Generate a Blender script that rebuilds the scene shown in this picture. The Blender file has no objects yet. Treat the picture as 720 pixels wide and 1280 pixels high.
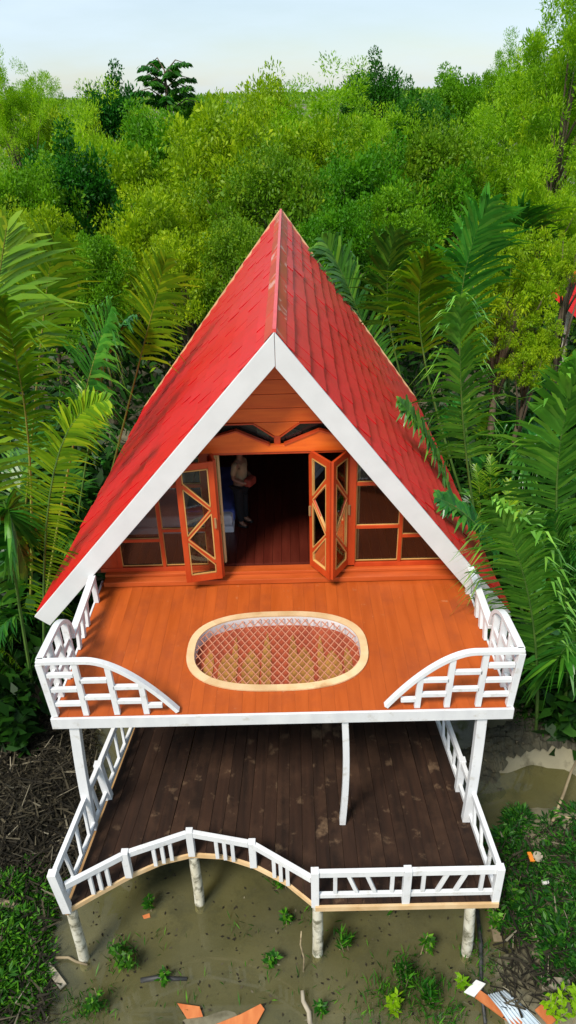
import bpy, math, random
import numpy as np
from mathutils import Vector, Matrix

# ------------------------------------------------------------------ camera, sky, sun, exposure
H = 3.55                                   # upper deck above the water
scene = bpy.context.scene
CAMP = np.array([0.2044, -9.943, 6.908 + H]); PITCH, YAW, ROLL, FPX = -0.5218, -0.0078, -0.0282, 916.46
_fw = np.array([math.sin(YAW)*math.cos(PITCH), math.cos(YAW)*math.cos(PITCH), math.sin(PITCH)])
_rt0 = np.array([math.cos(YAW), -math.sin(YAW), 0.0]); _up0 = np.cross(_rt0, _fw)
_rt = math.cos(ROLL)*_rt0 + math.sin(ROLL)*_up0; _up = -math.sin(ROLL)*_rt0 + math.cos(ROLL)*_up0
cam_d = bpy.data.cameras.new('camera'); cam = bpy.data.objects.new('camera', cam_d)
scene.collection.objects.link(cam)
M = Matrix.Identity(4)
for i in range(3):
    M[i][0] = _rt[i]; M[i][1] = _up[i]; M[i][2] = -_fw[i]; M[i][3] = CAMP[i]
cam.matrix_world = M
cam_d.sensor_fit = 'VERTICAL'; cam_d.sensor_height = 36; cam_d.lens = FPX/1280*36
cam_d.clip_start = 0.1; cam_d.clip_end = 6000
scene.camera = cam

SUN_EL, SUN_AZ = 52, 214                    # degrees; azimuth clockwise from +y
world = bpy.data.worlds.new('World'); scene.world = world; world.use_nodes = True
wn, wl = world.node_tree.nodes, world.node_tree.links
bg = wn['Background']
sky = wn.new('ShaderNodeTexSky'); sky.sky_type = 'NISHITA'; sky.sun_disc = False
sky.sun_elevation = math.radians(SUN_EL); sky.sun_rotation = math.radians(SUN_AZ)
sky.air_density = 1.0; sky.dust_density = .4; sky.ozone_density = 1.5
tc = wn.new('ShaderNodeTexCoord'); mp = wn.new('ShaderNodeMapping'); mp.inputs['Scale'].default_value = (1.0, 1.0, 5.0)
cn = wn.new('ShaderNodeTexNoise'); cn.inputs['Scale'].default_value = 2.2; cn.inputs['Detail'].default_value = 7; cn.inputs['Roughness'].default_value = .55
cr = wn.new('ShaderNodeValToRGB'); cr.color_ramp.elements[0].position = .36; cr.color_ramp.elements[1].position = .64
cr.color_ramp.elements[0].color = (.30, .30, .30, 1); cr.color_ramp.elements[1].color = (.95, .95, .95, 1)
mx = wn.new('ShaderNodeMix'); mx.data_type = 'RGBA'
wl.new(tc.outputs['Generated'], mp.inputs['Vector']); wl.new(mp.outputs[0], cn.inputs['Vector']); wl.new(cn.outputs[0], cr.inputs[0])
wl.new(cr.outputs[0], mx.inputs[0]); wl.new(sky.outputs[0], mx.inputs[6]); mx.inputs[7].default_value = (6.7, 8.1, 9.2, 1)
wl.new(mx.outputs[2], bg.inputs['Color']); bg.inputs['Strength'].default_value = 0.088
sun_d = bpy.data.lights.new('sun', 'SUN'); sun_d.energy = 3.6; sun_d.angle = math.radians(16); sun_d.color = (1, .93, .82)
sun = bpy.data.objects.new('sun', sun_d); scene.collection.objects.link(sun)
el, az = math.radians(SUN_EL), math.radians(SUN_AZ)
to_sun = Vector((math.sin(az)*math.cos(el), math.cos(az)*math.cos(el), math.sin(el)))
sun.rotation_euler = to_sun.to_track_quat('Z', 'Y').to_euler()
vs = scene.view_settings
vs.view_transform = 'Standard'; vs.look = 'None'; vs.gamma = 1; vs.use_curve_mapping = False; vs.exposure = 0.40
scene.render.engine = 'CYCLES'
scene.cycles.max_bounces = 8; scene.cycles.transparent_max_bounces = 12

# ------------------------------------------------------------------ helpers
R = random.Random(7)
COL = scene.collection
def at(u, v, **k):
    """photo pixel (720x1280) -> world point on the plane x=, y= or z=."""
    d = _fw + _rt*(u-360)/FPX + _up*(640-v)/FPX
    ax, val = list(k.items())[0]; i = 'xyz'.index(ax)
    return Vector(CAMP + d*(val-CAMP[i])/d[i])
def tag(o, label=None, cat=None, group=None, kind=None):
    for k, v in (('label', label), ('category', cat), ('group', group), ('kind', kind)):
        if v: o[k] = v
    return o
def link(o, parent=None):
    COL.objects.link(o)
    if parent: o.parent = parent
    return o
def empty(name, loc=(0, 0, 0), rz=0.0, **t):
    o = bpy.data.objects.new(name, None); o.location = loc; o.rotation_euler = (0, 0, rz); o.empty_display_size = .3
    return tag(link(o), **t)
class MB:
    def __init__(s, z=0.0): s.v = []; s.f = []; s.z = z
    def add(s, vs_, fs):
        n = len(s.v); s.v += [(p[0], p[1], p[2]+s.z) for p in vs_]; s.f += [tuple(i+n for i in f) for f in fs]; return s
    def box(s, x0, x1, y0, y1, z0, z1):
        return s.add([(x0,y0,z0),(x1,y0,z0),(x1,y1,z0),(x0,y1,z0),(x0,y0,z1),(x1,y0,z1),(x1,y1,z1),(x0,y1,z1)],
                     [(3,2,1,0),(4,5,6,7),(0,1,5,4),(1,2,6,5),(2,3,7,6),(3,0,4,7)])
    def bar(s, a, b, w, h, up=(0, 0, 1)):
        """beam from a to b; w across, h along up."""
        a, b = Vector(a), Vector(b); d = (b-a).normalized(); up = Vector(up)
        side = d.cross(up)
        if side.length < 1e-4: side = d.cross(Vector((0, 1, 0)))
        side.normalize(); u = side.cross(d).normalized()
        pts = []
        for p in (a, b):
            for i, j in ((-1,-1),(1,-1),(1,1),(-1,1)): pts.append(p+side*(i*w/2)+u*(j*h/2))
        return s.add(pts, [(3,2,1,0),(4,5,6,7),(0,1,5,4),(1,2,6,5),(2,3,7,6),(3,0,4,7)])
    def prism(s, poly, vec):
        """polygon (3d points) extruded by vec."""
        n = len(poly); vec = Vector(vec); P = [Vector(p) for p in poly]; Q = [p+vec for p in P]
        return s.add(P+Q, [tuple(range(n))[::-1], tuple(range(n, 2*n))] + [(i, (i+1) % n, n+(i+1) % n, n+i) for i in range(n)])
    def sweep(s, pts, w, h, up=(0, 0, 1)):
        """rectangular strip along a polyline; w across, h along up."""
        P = [Vector(p) for p in pts]; up = Vector(up); rings = []
        for i, p in enumerate(P):
            d = (P[min(i+1, len(P)-1)]-P[max(i-1, 0)]).normalized()
            side = d.cross(up)
            if side.length < 1e-3: side = Vector((1, 0, 0))
            side.normalize(); u = side.cross(d).normalized()
            rings += [p+side*(a*w/2)+u*(b*h/2) for a, b in ((-1,-1),(1,-1),(1,1),(-1,1))]
        fs = [(3,2,1,0), tuple(len(rings)-4+k for k in range(4))]
        for i in range(len(P)-1):
            for k in range(4): fs.append((i*4+k, i*4+(k+1) % 4, i*4+4+(k+1) % 4, i*4+4+k))
        return s.add(rings, fs)
    def tube(s, pts, rads, n=8, cap=True):
        P = [Vector(p) for p in pts]; vs_ = []; fs = []; ref = Vector((.31, .83, .17))
        for i, p in enumerate(P):
            d = (P[min(i+1, len(P)-1)]-P[max(i-1, 0)]).normalized()
            a = d.cross(ref).normalized(); b = d.cross(a)
            for k in range(n):
                t = 2*math.pi*k/n; vs_.append(p+(a*math.cos(t)+b*math.sin(t))*rads[i])
        for i in range(len(P)-1):
            for k in range(n): fs.append((i*n+k, i*n+(k+1) % n, (i+1)*n+(k+1) % n, (i+1)*n+k))
        if cap: fs += [tuple(range(n))[::-1], tuple((len(P)-1)*n+k for k in range(n))]
        return s.add(vs_, fs)
    def mesh(s, name, mat, smooth=False):
        me = bpy.data.meshes.new(name); me.from_pydata([tuple(p) for p in s.v], [], s.f); me.update()
        if mat: me.materials.append(mat)
        if smooth: me.polygons.foreach_set('use_smooth', [True]*len(me.polygons))
        return me
    def build(s, name, mat, parent=None, bevel=0, smooth=False, **t):
        o = bpy.data.objects.new(name, s.mesh(name, mat, smooth)); link(o, parent)
        if bevel:
            m = o.modifiers.new('bevel', 'BEVEL'); m.width = bevel; m.segments = 2; m.limit_method = 'ANGLE'
        return tag(o, **t)
def quad_mesh(name, V, mat):
    """V: (n,4,3) array of quads."""
    n = len(V); me = bpy.data.meshes.new(name)
    me.vertices.add(n*4); me.vertices.foreach_set('co', V.reshape(-1).astype(np.float32))
    me.loops.add(n*4); me.loops.foreach_set('vertex_index', np.arange(n*4, dtype=np.int32))
    me.polygons.add(n); me.polygons.foreach_set('loop_start', np.arange(0, n*4, 4, dtype=np.int32))
    me.polygons.foreach_set('loop_total', np.full(n, 4, dtype=np.int32))
    me.update(calc_edges=True); me.validate(); me.materials.append(mat); return me
def ob(name, me, parent=None, loc=(0, 0, 0), rot=(0, 0, 0), sc=(1, 1, 1), **t):
    o = bpy.data.objects.new(name, me); o.location = loc; o.rotation_euler = rot; o.scale = sc
    return tag(link(o, parent), **t)

# ------------------------------------------------------------------ materials
def ramp(n, stops):
    r = n.new('ShaderNodeValToRGB'); e = r.color_ramp.elements
    while len(e) < len(stops): e.new(.5)
    for el_, (p, c) in zip(e, stops): el_.position = p; el_.color = (*c, 1)
    return r
def base_mat(name):
    m = bpy.data.materials.new(name); m.use_nodes = True; n, l = m.node_tree.nodes, m.node_tree.links
    return m, n, l, n['Principled BSDF']
def surf(name, c1, c2, scale=(4, 4, 4), rough=.5, rough2=None, bump=.15, coat=0, var=.12, spots=None, spot_at=(.66, .74), spot_scale=5.0,
         detail=6, spec=.5, bdist=.01, dirt=None):
    """two-tone noise material with stretched grain, per-object tint, optional wear spots."""
    m, n, l, b = base_mat(name)
    tc = n.new('ShaderNodeTexCoord'); oi = n.new('ShaderNodeObjectInfo')
    ofs = n.new('ShaderNodeVectorMath'); ofs.operation = 'MULTIPLY_ADD'
    ofs.inputs[1].default_value = (1, 1, 1); l.new(tc.outputs['Object'], ofs.inputs[0])
    sc_ = n.new('ShaderNodeVectorMath'); sc_.operation = 'SCALE'; sc_.inputs[0].default_value = (7.1, 3.3, 5.7); l.new(oi.outputs['Random'], sc_.inputs['Scale'])
    l.new(sc_.outputs[0], ofs.inputs[2])
    mp = n.new('ShaderNodeMapping'); mp.inputs['Scale'].default_value = scale; l.new(ofs.outputs[0], mp.inputs[0])
    nz = n.new('ShaderNodeTexNoise'); nz.inputs['Scale'].default_value = 1; nz.inputs['Detail'].default_value = detail; l.new(mp.outputs[0], nz.inputs['Vector'])
    rp = ramp(n, [(.32, c1), (.68, c2)]); l.new(nz.outputs[0], rp.inputs[0]); col = rp.outputs[0]
    hs = n.new('ShaderNodeHueSaturation'); mr = n.new('ShaderNodeMapRange')
    mr.inputs[3].default_value = 1-var; mr.inputs[4].default_value = 1+var; l.new(oi.outputs['Random'], mr.inputs[0]); l.new(mr.outputs[0], hs.inputs['Value']); l.new(col, hs.inputs['Color']); col = hs.outputs[0]
    def overlay(col, c, lo, hi, sc, dt):
        n2 = n.new('ShaderNodeTexNoise'); n2.inputs['Scale'].default_value = sc; n2.inputs['Detail'].default_value = dt; n2.inputs['Roughness'].default_value = .65
        l.new(ofs.outputs[0], n2.inputs['Vector'])
        r2 = n.new('ShaderNodeMapRange'); r2.inputs[1].default_value = lo; r2.inputs[2].default_value = hi; r2.clamp = True; l.new(n2.outputs[0], r2.inputs[0])
        mx = n.new('ShaderNodeMix'); mx.data_type = 'RGBA'; l.new(r2.outputs[0], mx.inputs[0]); l.new(col, mx.inputs[6]); mx.inputs[7].default_value = (*c, 1)
        return mx.outputs[2]
    if dirt: col = overlay(col, dirt, .48, .80, 1.3, 8)
    if spots: col = overlay(col, spots, spot_at[0], spot_at[1], spot_scale, 9)
    l.new(col, b.inputs['Base Color'])
    if rough2 is not None:
        rr = n.new('ShaderNodeMapRange'); rr.inputs[3].default_value = rough; rr.inputs[4].default_value = rough2; l.new(nz.outputs[0], rr.inputs[0]); l.new(rr.outputs[0], b.inputs['Roughness'])
    else: b.inputs['Roughness'].default_value = rough
    b.inputs['Specular IOR Level'].default_value = spec; b.inputs['Coat Weight'].default_value = coat; b.inputs['Coat Roughness'].default_value = .12
    if bump:
        bp = n.new('ShaderNodeBump'); bp.inputs['Strength'].default_value = bump; bp.inputs['Distance'].default_value = bdist; l.new(nz.outputs[0], bp.inputs['Height']); l.new(bp.outputs[0], b.inputs['Normal'])
    return m
def leaf_mat(name, stops, trans=.35, rough=.45, hue=.012, tcol=None, big=None, spec=.18):
    m, n, l, b = base_mat(name)
    g = n.new('ShaderNodeNewGeometry'); oi = n.new('ShaderNodeObjectInfo')
    rp = ramp(n, stops); src = g.outputs['Random Per Island']
    if big:                                     # slow drift of colour through a large mass
        tcb = n.new('ShaderNodeTexCoord'); nb = n.new('ShaderNodeTexNoise'); nb.inputs['Scale'].default_value = big; nb.inputs['Detail'].default_value = 2
        l.new(tcb.outputs['Object'], nb.inputs['Vector'])
        mb_ = n.new('ShaderNodeMath'); mb_.operation = 'MULTIPLY_ADD'; mb_.inputs[1].default_value = .36; l.new(src, mb_.inputs[0])
        ms = n.new('ShaderNodeMapRange'); ms.inputs[1].default_value = .3; ms.inputs[2].default_value = .7; ms.inputs[4].default_value = .55; l.new(nb.outputs[0], ms.inputs[0]); l.new(ms.outputs[0], mb_.inputs[2]); src = mb_.outputs[0]
    l.new(src, rp.inputs[0])
    hs = n.new('ShaderNodeHueSaturation'); h = n.new('ShaderNodeMapRange'); h.inputs[3].default_value = .5-hue; h.inputs[4].default_value = .5+hue
    v = n.new('ShaderNodeMapRange'); v.inputs[3].default_value = 1.14; v.inputs[4].default_value = .86
    l.new(oi.outputs['Random'], h.inputs[0]); l.new(oi.outputs['Random'], v.inputs[0]); l.new(h.outputs[0], hs.inputs['Hue']); l.new(v.outputs[0], hs.inputs['Value']); l.new(rp.outputs[0], hs.inputs['Color'])
    l.new(hs.outputs[0], b.inputs['Base Color']); b.inputs['Roughness'].default_value = rough; b.inputs['Specular IOR Level'].default_value = spec
    t = n.new('ShaderNodeBsdfTranslucent'); mt = n.new('ShaderNodeMix'); mt.data_type = 'RGBA'; mt.blend_type = 'MULTIPLY'; mt.inputs[0].default_value = 1
    mt.inputs[7].default_value = (*(tcol or (1.15, 1.3, .35)), 1); l.new(hs.outputs[0], mt.inputs[6]); l.new(mt.outputs[2], t.inputs[0])
    ms2 = n.new('ShaderNodeMixShader'); ms2.inputs[0].default_value = trans; l.new(b.outputs[0], ms2.inputs[1]); l.new(t.outputs[0], ms2.inputs[2])
    l.new(ms2.outputs[0], n['Material Output'].inputs[0]); return m
def glass_mat(name, tint=(.8, .85, .85)):
    m, n, l, b = base_mat(name); n.remove(b)
    g = n.new('ShaderNodeBsdfGlossy'); g.inputs['Roughness'].default_value = .03; t = n.new('ShaderNodeBsdfTransparent'); t.inputs[0].default_value = (*tint, 1)
    f = n.new('ShaderNodeFresnel'); f.inputs[0].default_value = 1.5; ms = n.new('ShaderNodeMixShader')
    l.new(f.outputs[0], ms.inputs[0]); l.new(t.outputs[0], ms.inputs[1]); l.new(g.outputs[0], ms.inputs[2]); l.new(ms.outputs[0], n['Material Output'].inputs[0]); return m

m_deck = surf('deck_paint', (.36, .066, .007), (.44, .086, .011), (9, .9, 9), .5, .7, .12, 0, .045, (.50, .24, .12), (.65, .80), 6.0, dirt=(.27, .052, .012), spec=.3)
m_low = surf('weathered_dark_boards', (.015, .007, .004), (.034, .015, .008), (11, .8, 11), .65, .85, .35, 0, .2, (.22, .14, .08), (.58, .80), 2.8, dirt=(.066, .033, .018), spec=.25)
m_white = surf('white_paint', (.62, .63, .65), (.71, .72, .73), (6, 6, 2), .5, .65, .12, 0, .05, (.42, .39, .32), (.57, .80), 7)
m_fascia = surf('white_fascia', (.60, .605, .61), (.65, .655, .66), (3, 3, 3), .5, .6, .06, 0, .02, (.56, .54, .48), (.64, .82), 5)
m_roof = surf('red_roof_paint', (.52, .003, .005), (.60, .005, .008), (5, 5, 5),   .34, .46, .10, .05, .05, (.50, .005, .008), (.66, .8), 3)
m_roof.node_tree.nodes['Principled BSDF'].inputs['Specular IOR Level'].default_value = .30; m_roof.node_tree.nodes['Principled BSDF'].inputs['Sheen Weight'].default_value = .05; m_roof.node_tree.nodes['Principled BSDF'].inputs['Sheen Roughness'].default_value = .4; m_roof.node_tree.nodes['Principled BSDF'].inputs['Sheen Tint'].default_value = (1, .75, .72, 1)
m_roofin = surf('roof_underside', (.16, .045, .015), (.25, .08, .03), (2, 12, 12), .6, None, .1)
m_ridge = surf('ridge_flashing', (.52, .035, .03), (.62, .06, .05), (4, 4, 4), .26, .4, .08, .2, .1)
m_ridgeo = surf('ridge_strip_orange', (.48, .06, .02), (.60, .035, .03), (2, 1.6, 2), .28, .5, .08, .2, .15, (.66, .30, .26), (.56, .60), 2.4)
m_gable = surf('orange_varnish_planks', (.66, .095, .008), (.80, .150, .014), (1.2, 9, 14), .34, .46, .08, .2, .12, (.54, .065, .008), (.60, .8), 3)
m_frame = surf('orange_red_joinery', (.42, .040, .006), (.52, .062, .010), (5, 5, 2), .36, .48, .06, .2, .06)
m_bead = surf('pale_glazing_bead', (.50, .26, .07), (.58, .32, .10), (6, 6, 6), .5, None, .05)
m_step = surf('orange_step_paint', (.40, .068, .010), (.52, .10, .018), (1.2, 8, 8), .38, .55, .1, .1, .08, (.58, .22, .08), (.68, .8), 3)
m_pine = surf('raw_pine', (.56, .36, .17), (.72, .52, .30), (3, 3, 3), .5, .6, .1, 0, .1, (.40, .20, .07), (.6, .8), 2.5)
m_net = surf('net_cord', (.40, .14, .08), (.50, .22, .13), (20, 20, 20), .7, None, 0)
m_red = surf('red_cloth', (.24, .040, .014), (.33, .060, .020), (6, 2, 6), .7, None, .2)
m_ochre = surf('ochre_cloth', (.30, .13, .025), (.40, .20, .04), (9, 2, 6), .7, None, .2)
m_stilt = surf('peeling_stilt', (.50, .46, .34), (.66, .64, .54), (9, 9, 3), .7, .9, .5, 0, .12, (.15, .14, .09), (.48, .62), 7)
m_joist = surf('rough_timber', (.24, .13, .05), (.42, .25, .10), (4, 4, 4), .75, None, .3)
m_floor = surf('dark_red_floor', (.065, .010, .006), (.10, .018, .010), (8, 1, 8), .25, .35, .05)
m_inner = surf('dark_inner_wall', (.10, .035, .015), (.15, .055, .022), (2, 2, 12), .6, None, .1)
m_curtain = surf('cream_curtain', (.62, .46, .20), (.74, .58, .30), (30, 30, 1), .8, None, .3)
m_blue = surf('blue_bedspread', (.05, .08, .30), (.10, .13, .42), (5, 5, 5), .7, None, .3)
m_sheet = surf('white_sheet', (.62, .60, .66), (.74, .72, .78), (5, 5, 5), .8, None, .3)
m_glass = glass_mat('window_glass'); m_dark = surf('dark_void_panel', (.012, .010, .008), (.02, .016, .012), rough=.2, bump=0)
m_mud = surf('wet_mud', (.13, .118, .072), (.23, .21, .135), (1.4, 1.4, 1.4), .55, .9, .8, 0, 0, (.08, .070, .038), (.5, .62), 1.6, detail=10, bdist=.06)
m_clay = surf('cracked_clay', (.030, .028, .016), (.075, .068, .038), (5, 5, 5), .8, None, .8, bdist=.05)
m_bark = surf('bark', (.07, .05, .03), (.15, .11, .07), (8, 8, 2), .9, None, .6)
m_stick = surf('dead_wood', (.16, .12, .07), (.34, .27, .16), (4, 4, 10), .8, None, .3, var=.3)
m_oldwood = surf('grey_plank', (.22, .19, .14), (.40, .35, .26), (12, 2, 12), .8, None, .3, var=.2)
m_orplank = surf('orange_offcut', (.46, .12, .03), (.58, .20, .06), (9, 2, 9), .6, None, .2, spots=(.3, .07, .02))
m_black = surf('black_log', (.012, .012, .012), (.05, .05, .05), (3, 20, 20), .6, None, .4)
m_tin = surf('weathered_tin', (.40, .50, .58), (.58, .66, .72), (3, 3, 3), .4, .6, .1, spots=(.30, .20, .13), spot_at=(.58, .7), spot_scale=2)
m_litter_o = surf('orange_plastic', (.75, .22, .02), (.85, .28, .03), rough=.4, bump=0)
m_litter_w = surf('white_plastic', (.70, .70, .68), (.8, .8, .78), rough=.4, bump=0)
m_skin = surf('skin', (.22, .10, .06), (.26, .13, .08), rough=.5, bump=0); m_shirt = surf('beige_shirt', (.34, .22, .12), (.42, .29, .17), rough=.8)
m_trouser = surf('dark_trousers', (.005, .005, .007), (.009, .009, .012), rough=.9); m_hair = surf('black_hair', (.008, .007, .006), (.015, .012, .01), rough=.5)
m_bag = surf('maroon_bag', (.20, .025, .015), (.26, .04, .02), rough=.7)

DK = leaf_mat('leaf_dark', [(0, (.012, .075, .005)), (.6, (.030, .15, .008)), (1, (.075, .25, .012))], .30, big=.95)
MD = leaf_mat('leaf_mid', [(0, (.04, .15, .005)), (.6, (.105, .29, .007)), (1, (.24, .43, .011))], .36, big=.95)
YG = leaf_mat('leaf_yellow_green', [(0, (.09, .19, .004)), (.5, (.24, .38, .006)), (.9, (.44, .53, .009)), (1, (.64, .54, .012))], .40, big=.95)
OL = leaf_mat('leaf_olive', [(0, (.04, .12, .005)), (.5, (.10, .24, .008)), (.85, (.21, .32, .010)), (1, (.36, .24, .02))], .36, big=.95)
LT = leaf_mat('leaf_light', [(0, (.11, .26, .006)), (.5, (.24, .44, .009)), (1, (.42, .58, .016))], .42, big=.95)
SH = leaf_mat('leaf_lacy', [(0, (.12, .25, .005)), (.5, (.24, .40, .008)), (1, (.46, .54, .014))], .42, big=.95)
PALM = leaf_mat('palm_leaf', [(0, (.014, .095, .010)), (.6, (.042, .19, .018)), (1, (.13, .34, .026))], .28, .32, .02, spec=.45)
PALMB = leaf_mat('palm_leaf_bright', [(0, (.04, .19, .025)), (.6, (.10, .35, .04)), (1, (.22, .52, .06))], .28, .30, .02, spec=.5)
PALMY = leaf_mat('palm_leaf_olive', [(0, (.06, .19, .008)), (.6, (.16, .33, .012)), (1, (.34, .48, .018))], .32, .36, .01, spec=.4)
RACH = surf('palm_rachis', (.05, .12, .02), (.10, .18, .03), (4, 4, 4), .5, None, .1)
RACHO = surf('palm_rachis_orange', (.16, .19, .03), (.26, .25, .04), (4, 4, 4), .5, None, .1)
UND_SHADE = leaf_mat('undergrowth_shade_leaf', [(0, (.005, .022, .003)), (.6, (.012, .05, .005)), (1, (.03, .10, .008))], .2)  # leaf colour darkened to paint in the deep shade beneath palms and trees
WEED = leaf_mat('weed_leaf', [(0, (.012, .065, .006)), (.6, (.032, .14, .009)), (1, (.11, .30, .015))], .3)
WEEDD = leaf_mat('weed_leaf_dark', [(0, (.008, .045, .006)), (.6, (.022, .10, .009)), (1, (.075, .22, .015))], .3)
FARM = leaf_mat('far_canopy_leaf', [(0, (.06, .17, .010)), (.5, (.16, .31, .014)), (1, (.32, .45, .020))], .38, big=.05)

FILL = leaf_mat('canopy_fill_leaf', [(0, (.05, .16, .005)), (.5, (.16, .32, .008)), (1, (.36, .48, .012))], .38, big=.35)
# ------------------------------------------------------------------ the cabin: main levels (z measured from the upper deck, H added)
Z1 = -2.237; ZP = .194; W2 = 2.934; YF = -3.086; TF = .163
cabin = empty('a_frame_cabin', (0, 0, 0), label='red-roofed wooden A-frame cabin on stilts with two open decks and white railings', cat='cabin')
def mb(): return MB(H)
def P(u, v, **k):
    if 'z' in k: k['z'] += H
    p = at(u, v, **k); p.z -= H; return p                     # cabin frame
def piece(me, parent, name, mat4):
    o = bpy.data.objects.new(name, me); o.matrix_basis = mat4; return link(o, parent)

# roof patches, corners in the cabin frame
YR, YB = -.583, 8.847
aF, aB = P(343, 418, y=YR), P(351, 265, y=YB)
tL, tR = P(48, 767, y=YR), Vector((3.62, YR, -.43)); rL, rR = Vector((-3.74, YB, -.50)), Vector((3.55, YB, -.40))
def patch(side, s, t):
    """s 0..1 down the slope, t 0..1 front to back (outer surface)."""
    f, b = (tL, rL) if side < 0 else (tR, rR)
    return aF.lerp(f, s).lerp(aB.lerp(b, s), t)
def roof_x(side, z, y):
    t = (y-YR)/(YB-YR); a = patch(side, 0, t); b = patch(side, 1, t); k = (z-a.z)/(b.z-a.z); return a.x+(b.x-a.x)*k
def pnorm(side, s, t):
    a = patch(side, min(1, s+.01), t)-patch(side, max(0, s-.01), t); b = patch(side, s, min(1, t+.01))-patch(side, s, max(0, t-.01))
    n = a.cross(b).normalized(); return n if n.z > 0 else -n
roof = {}
NR, NC = 17, 21
cand = []
for side in (-1, 1):
    m = mb(); n = pnorm(side, .5, .5)
    c = [patch(side, s, t) for s, t in ((0, 0), (1, 0), (1, 1), (0, 1))]
    m.add([p-n*.03 for p in c]+[p-n*.09 for p in c], [(0,1,2,3),(7,6,5,4),(0,4,5,1),(1,5,6,2),(2,6,7,3),(3,7,4,0)])
    roof[side] = m.build('roof_slope', m_roof, cabin)
    lin = mb(); lin.add([p-n*.10 for p in c]+[p-n*.115 for p in c], [(0,1,2,3),(7,6,5,4),(0,4,5,1),(1,5,6,2),(2,6,7,3),(3,7,4,0)])
    lin.build('ceiling_lining', m_roofin, roof[side])
    for r in range(NR):
        off = (r % 2)*.5+R.uniform(-.12, .12)
        for k in range(-1, NC+1):
            t0, t1 = (k+off)/NC, (k+off+1)/NC; t0, t1 = max(t0, 0.002), min(t1, .998)
            if t1-t0 < .25/NC: continue
            cand.append((side, r, t0, t1))
def shingle_mat(side, r, t0, t1):
    s0, s1 = r/NR, min(1.0, (r+1.06)/NR)
    sm, tm = (s0+s1)/2, (t0+t1)/2
    o = patch(side, sm, tm); dv = patch(side, s1, tm)-patch(side, s0, tm); du = patch(side, sm, t1)-patch(side, sm, t0)
    n = pnorm(side, sm, tm); L, W = dv.length, du.length-.010
    lift = .042+R.uniform(0, .026); dv = dv.normalized(); du = du.normalized()
    tilt = math.atan2(lift, L); e = (dv*math.cos(tilt)+n*math.sin(tilt)).normalized(); nn = (n*math.cos(tilt)-dv*math.sin(tilt)).normalized()
    rr = R.uniform(-.012, .012); du = (du+e*rr).normalized()
    o = o+n*(lift/2-.012)
    return Matrix(((du.x*W, e.x*L, nn.x, o.x), (du.y*W, e.y*L, nn.y, o.y), (du.z*W, e.z*L, nn.z, o.z+H), (0, 0, 0, 1)))
sh_me = MB().box(-.5, .5, -.5, .5, -.006, .006).mesh('shingle', m_roof)
cand.sort(key=lambda c: c[2]*10+c[1]*.02)
rest = {-1: mb(), 1: mb()}
for i, cnd in enumerate(cand):
    mt = shingle_mat(*cnd)
    if i < 300: piece(sh_me, roof[cnd[0]], 'shingle', mt)
    else:
        b = rest[cnd[0]]; b.z = 0
        b.add([mt @ Vector(p) for p in ((-.5,-.5,-.006),(.5,-.5,-.006),(.5,.5,-.006),(-.5,.5,-.006),(-.5,-.5,.006),(.5,-.5,.006),(.5,.5,.006),(-.5,.5,.006))],
              [(3,2,1,0),(4,5,6,7),(0,1,5,4),(1,2,6,5),(2,3,7,6),(3,0,4,7)])
for side in (-1, 1):
    rest[side].build('shingle_field', m_roof, roof[side], kind='stuff')
    n = pnorm(side, .5, .5)
    # front fascia board
    a, b = patch(side, 0, 0), patch(side, 1, 0); d = (b-a).normalized(); dn = -n
    perp = Vector((dn.x, 0, dn.z)).normalized()
    dd = Vector((d.x, 0, d.z)).normalized(); top = a.copy(); top.x = aF.x
    wd = .285; k = wd/abs(perp.z)
    m = mb(); lift = Vector((0, 0, .035)); e = b+dd*.06
    q = [top+lift, e-perp*.025, e+perp*(wd-.025), top+lift-Vector((0, 0, k))]
    q = [Vector((p.x+(.003*side if j in (0, 3) else 0), YR-.045, p.z)) for j, p in enumerate(q)]
    m.prism(q, (0, .05, 0)); m.build('fascia_board', m_fascia, cabin, bevel=.006)
    # soffit batten inside the fascia and thin rear verge
    m = mb(); a2, b2 = patch(side, 0, 1)+n*.02, patch(side, 1, 1)+n*.02
    m.bar(a2, b2, .05, .07, n); m.build('rear_verge_board', m_pine, roof[side])
    m = mb(); a2, b2 = patch(side, 1, 0.006)-n*.03, patch(side, 1, 1)-n*.03
    m.bar(a2, b2, .03, .12, n); m.build('eave_board', m_roof, roof[side])
ridge = mb().bar(aF+Vector((0, .01, .045)), aB+Vector((0, .02, .045)), .05, .05).build('ridge_board', m_ridge, cabin)
for i in range(9):
    for side in (-1, 1):
        t0, t1 = i/9+.003, (i+1)/9+.006
        n = pnorm(side, .1, .5); w = .030 if side < 0 else .034
        lift = n*(.030+.004*(i % 2))
        q = [patch(side, 0, t0)+lift, patch(side, w, t0)+lift, patch(side, w, min(t1, 1))+lift, patch(side, 0, min(t1, 1))+lift]
        mb().prism(q, n*.006).build('ridge_flashing', m_ridgeo if (side > 0 or i > 1) else m_ridge, ridge)

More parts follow.
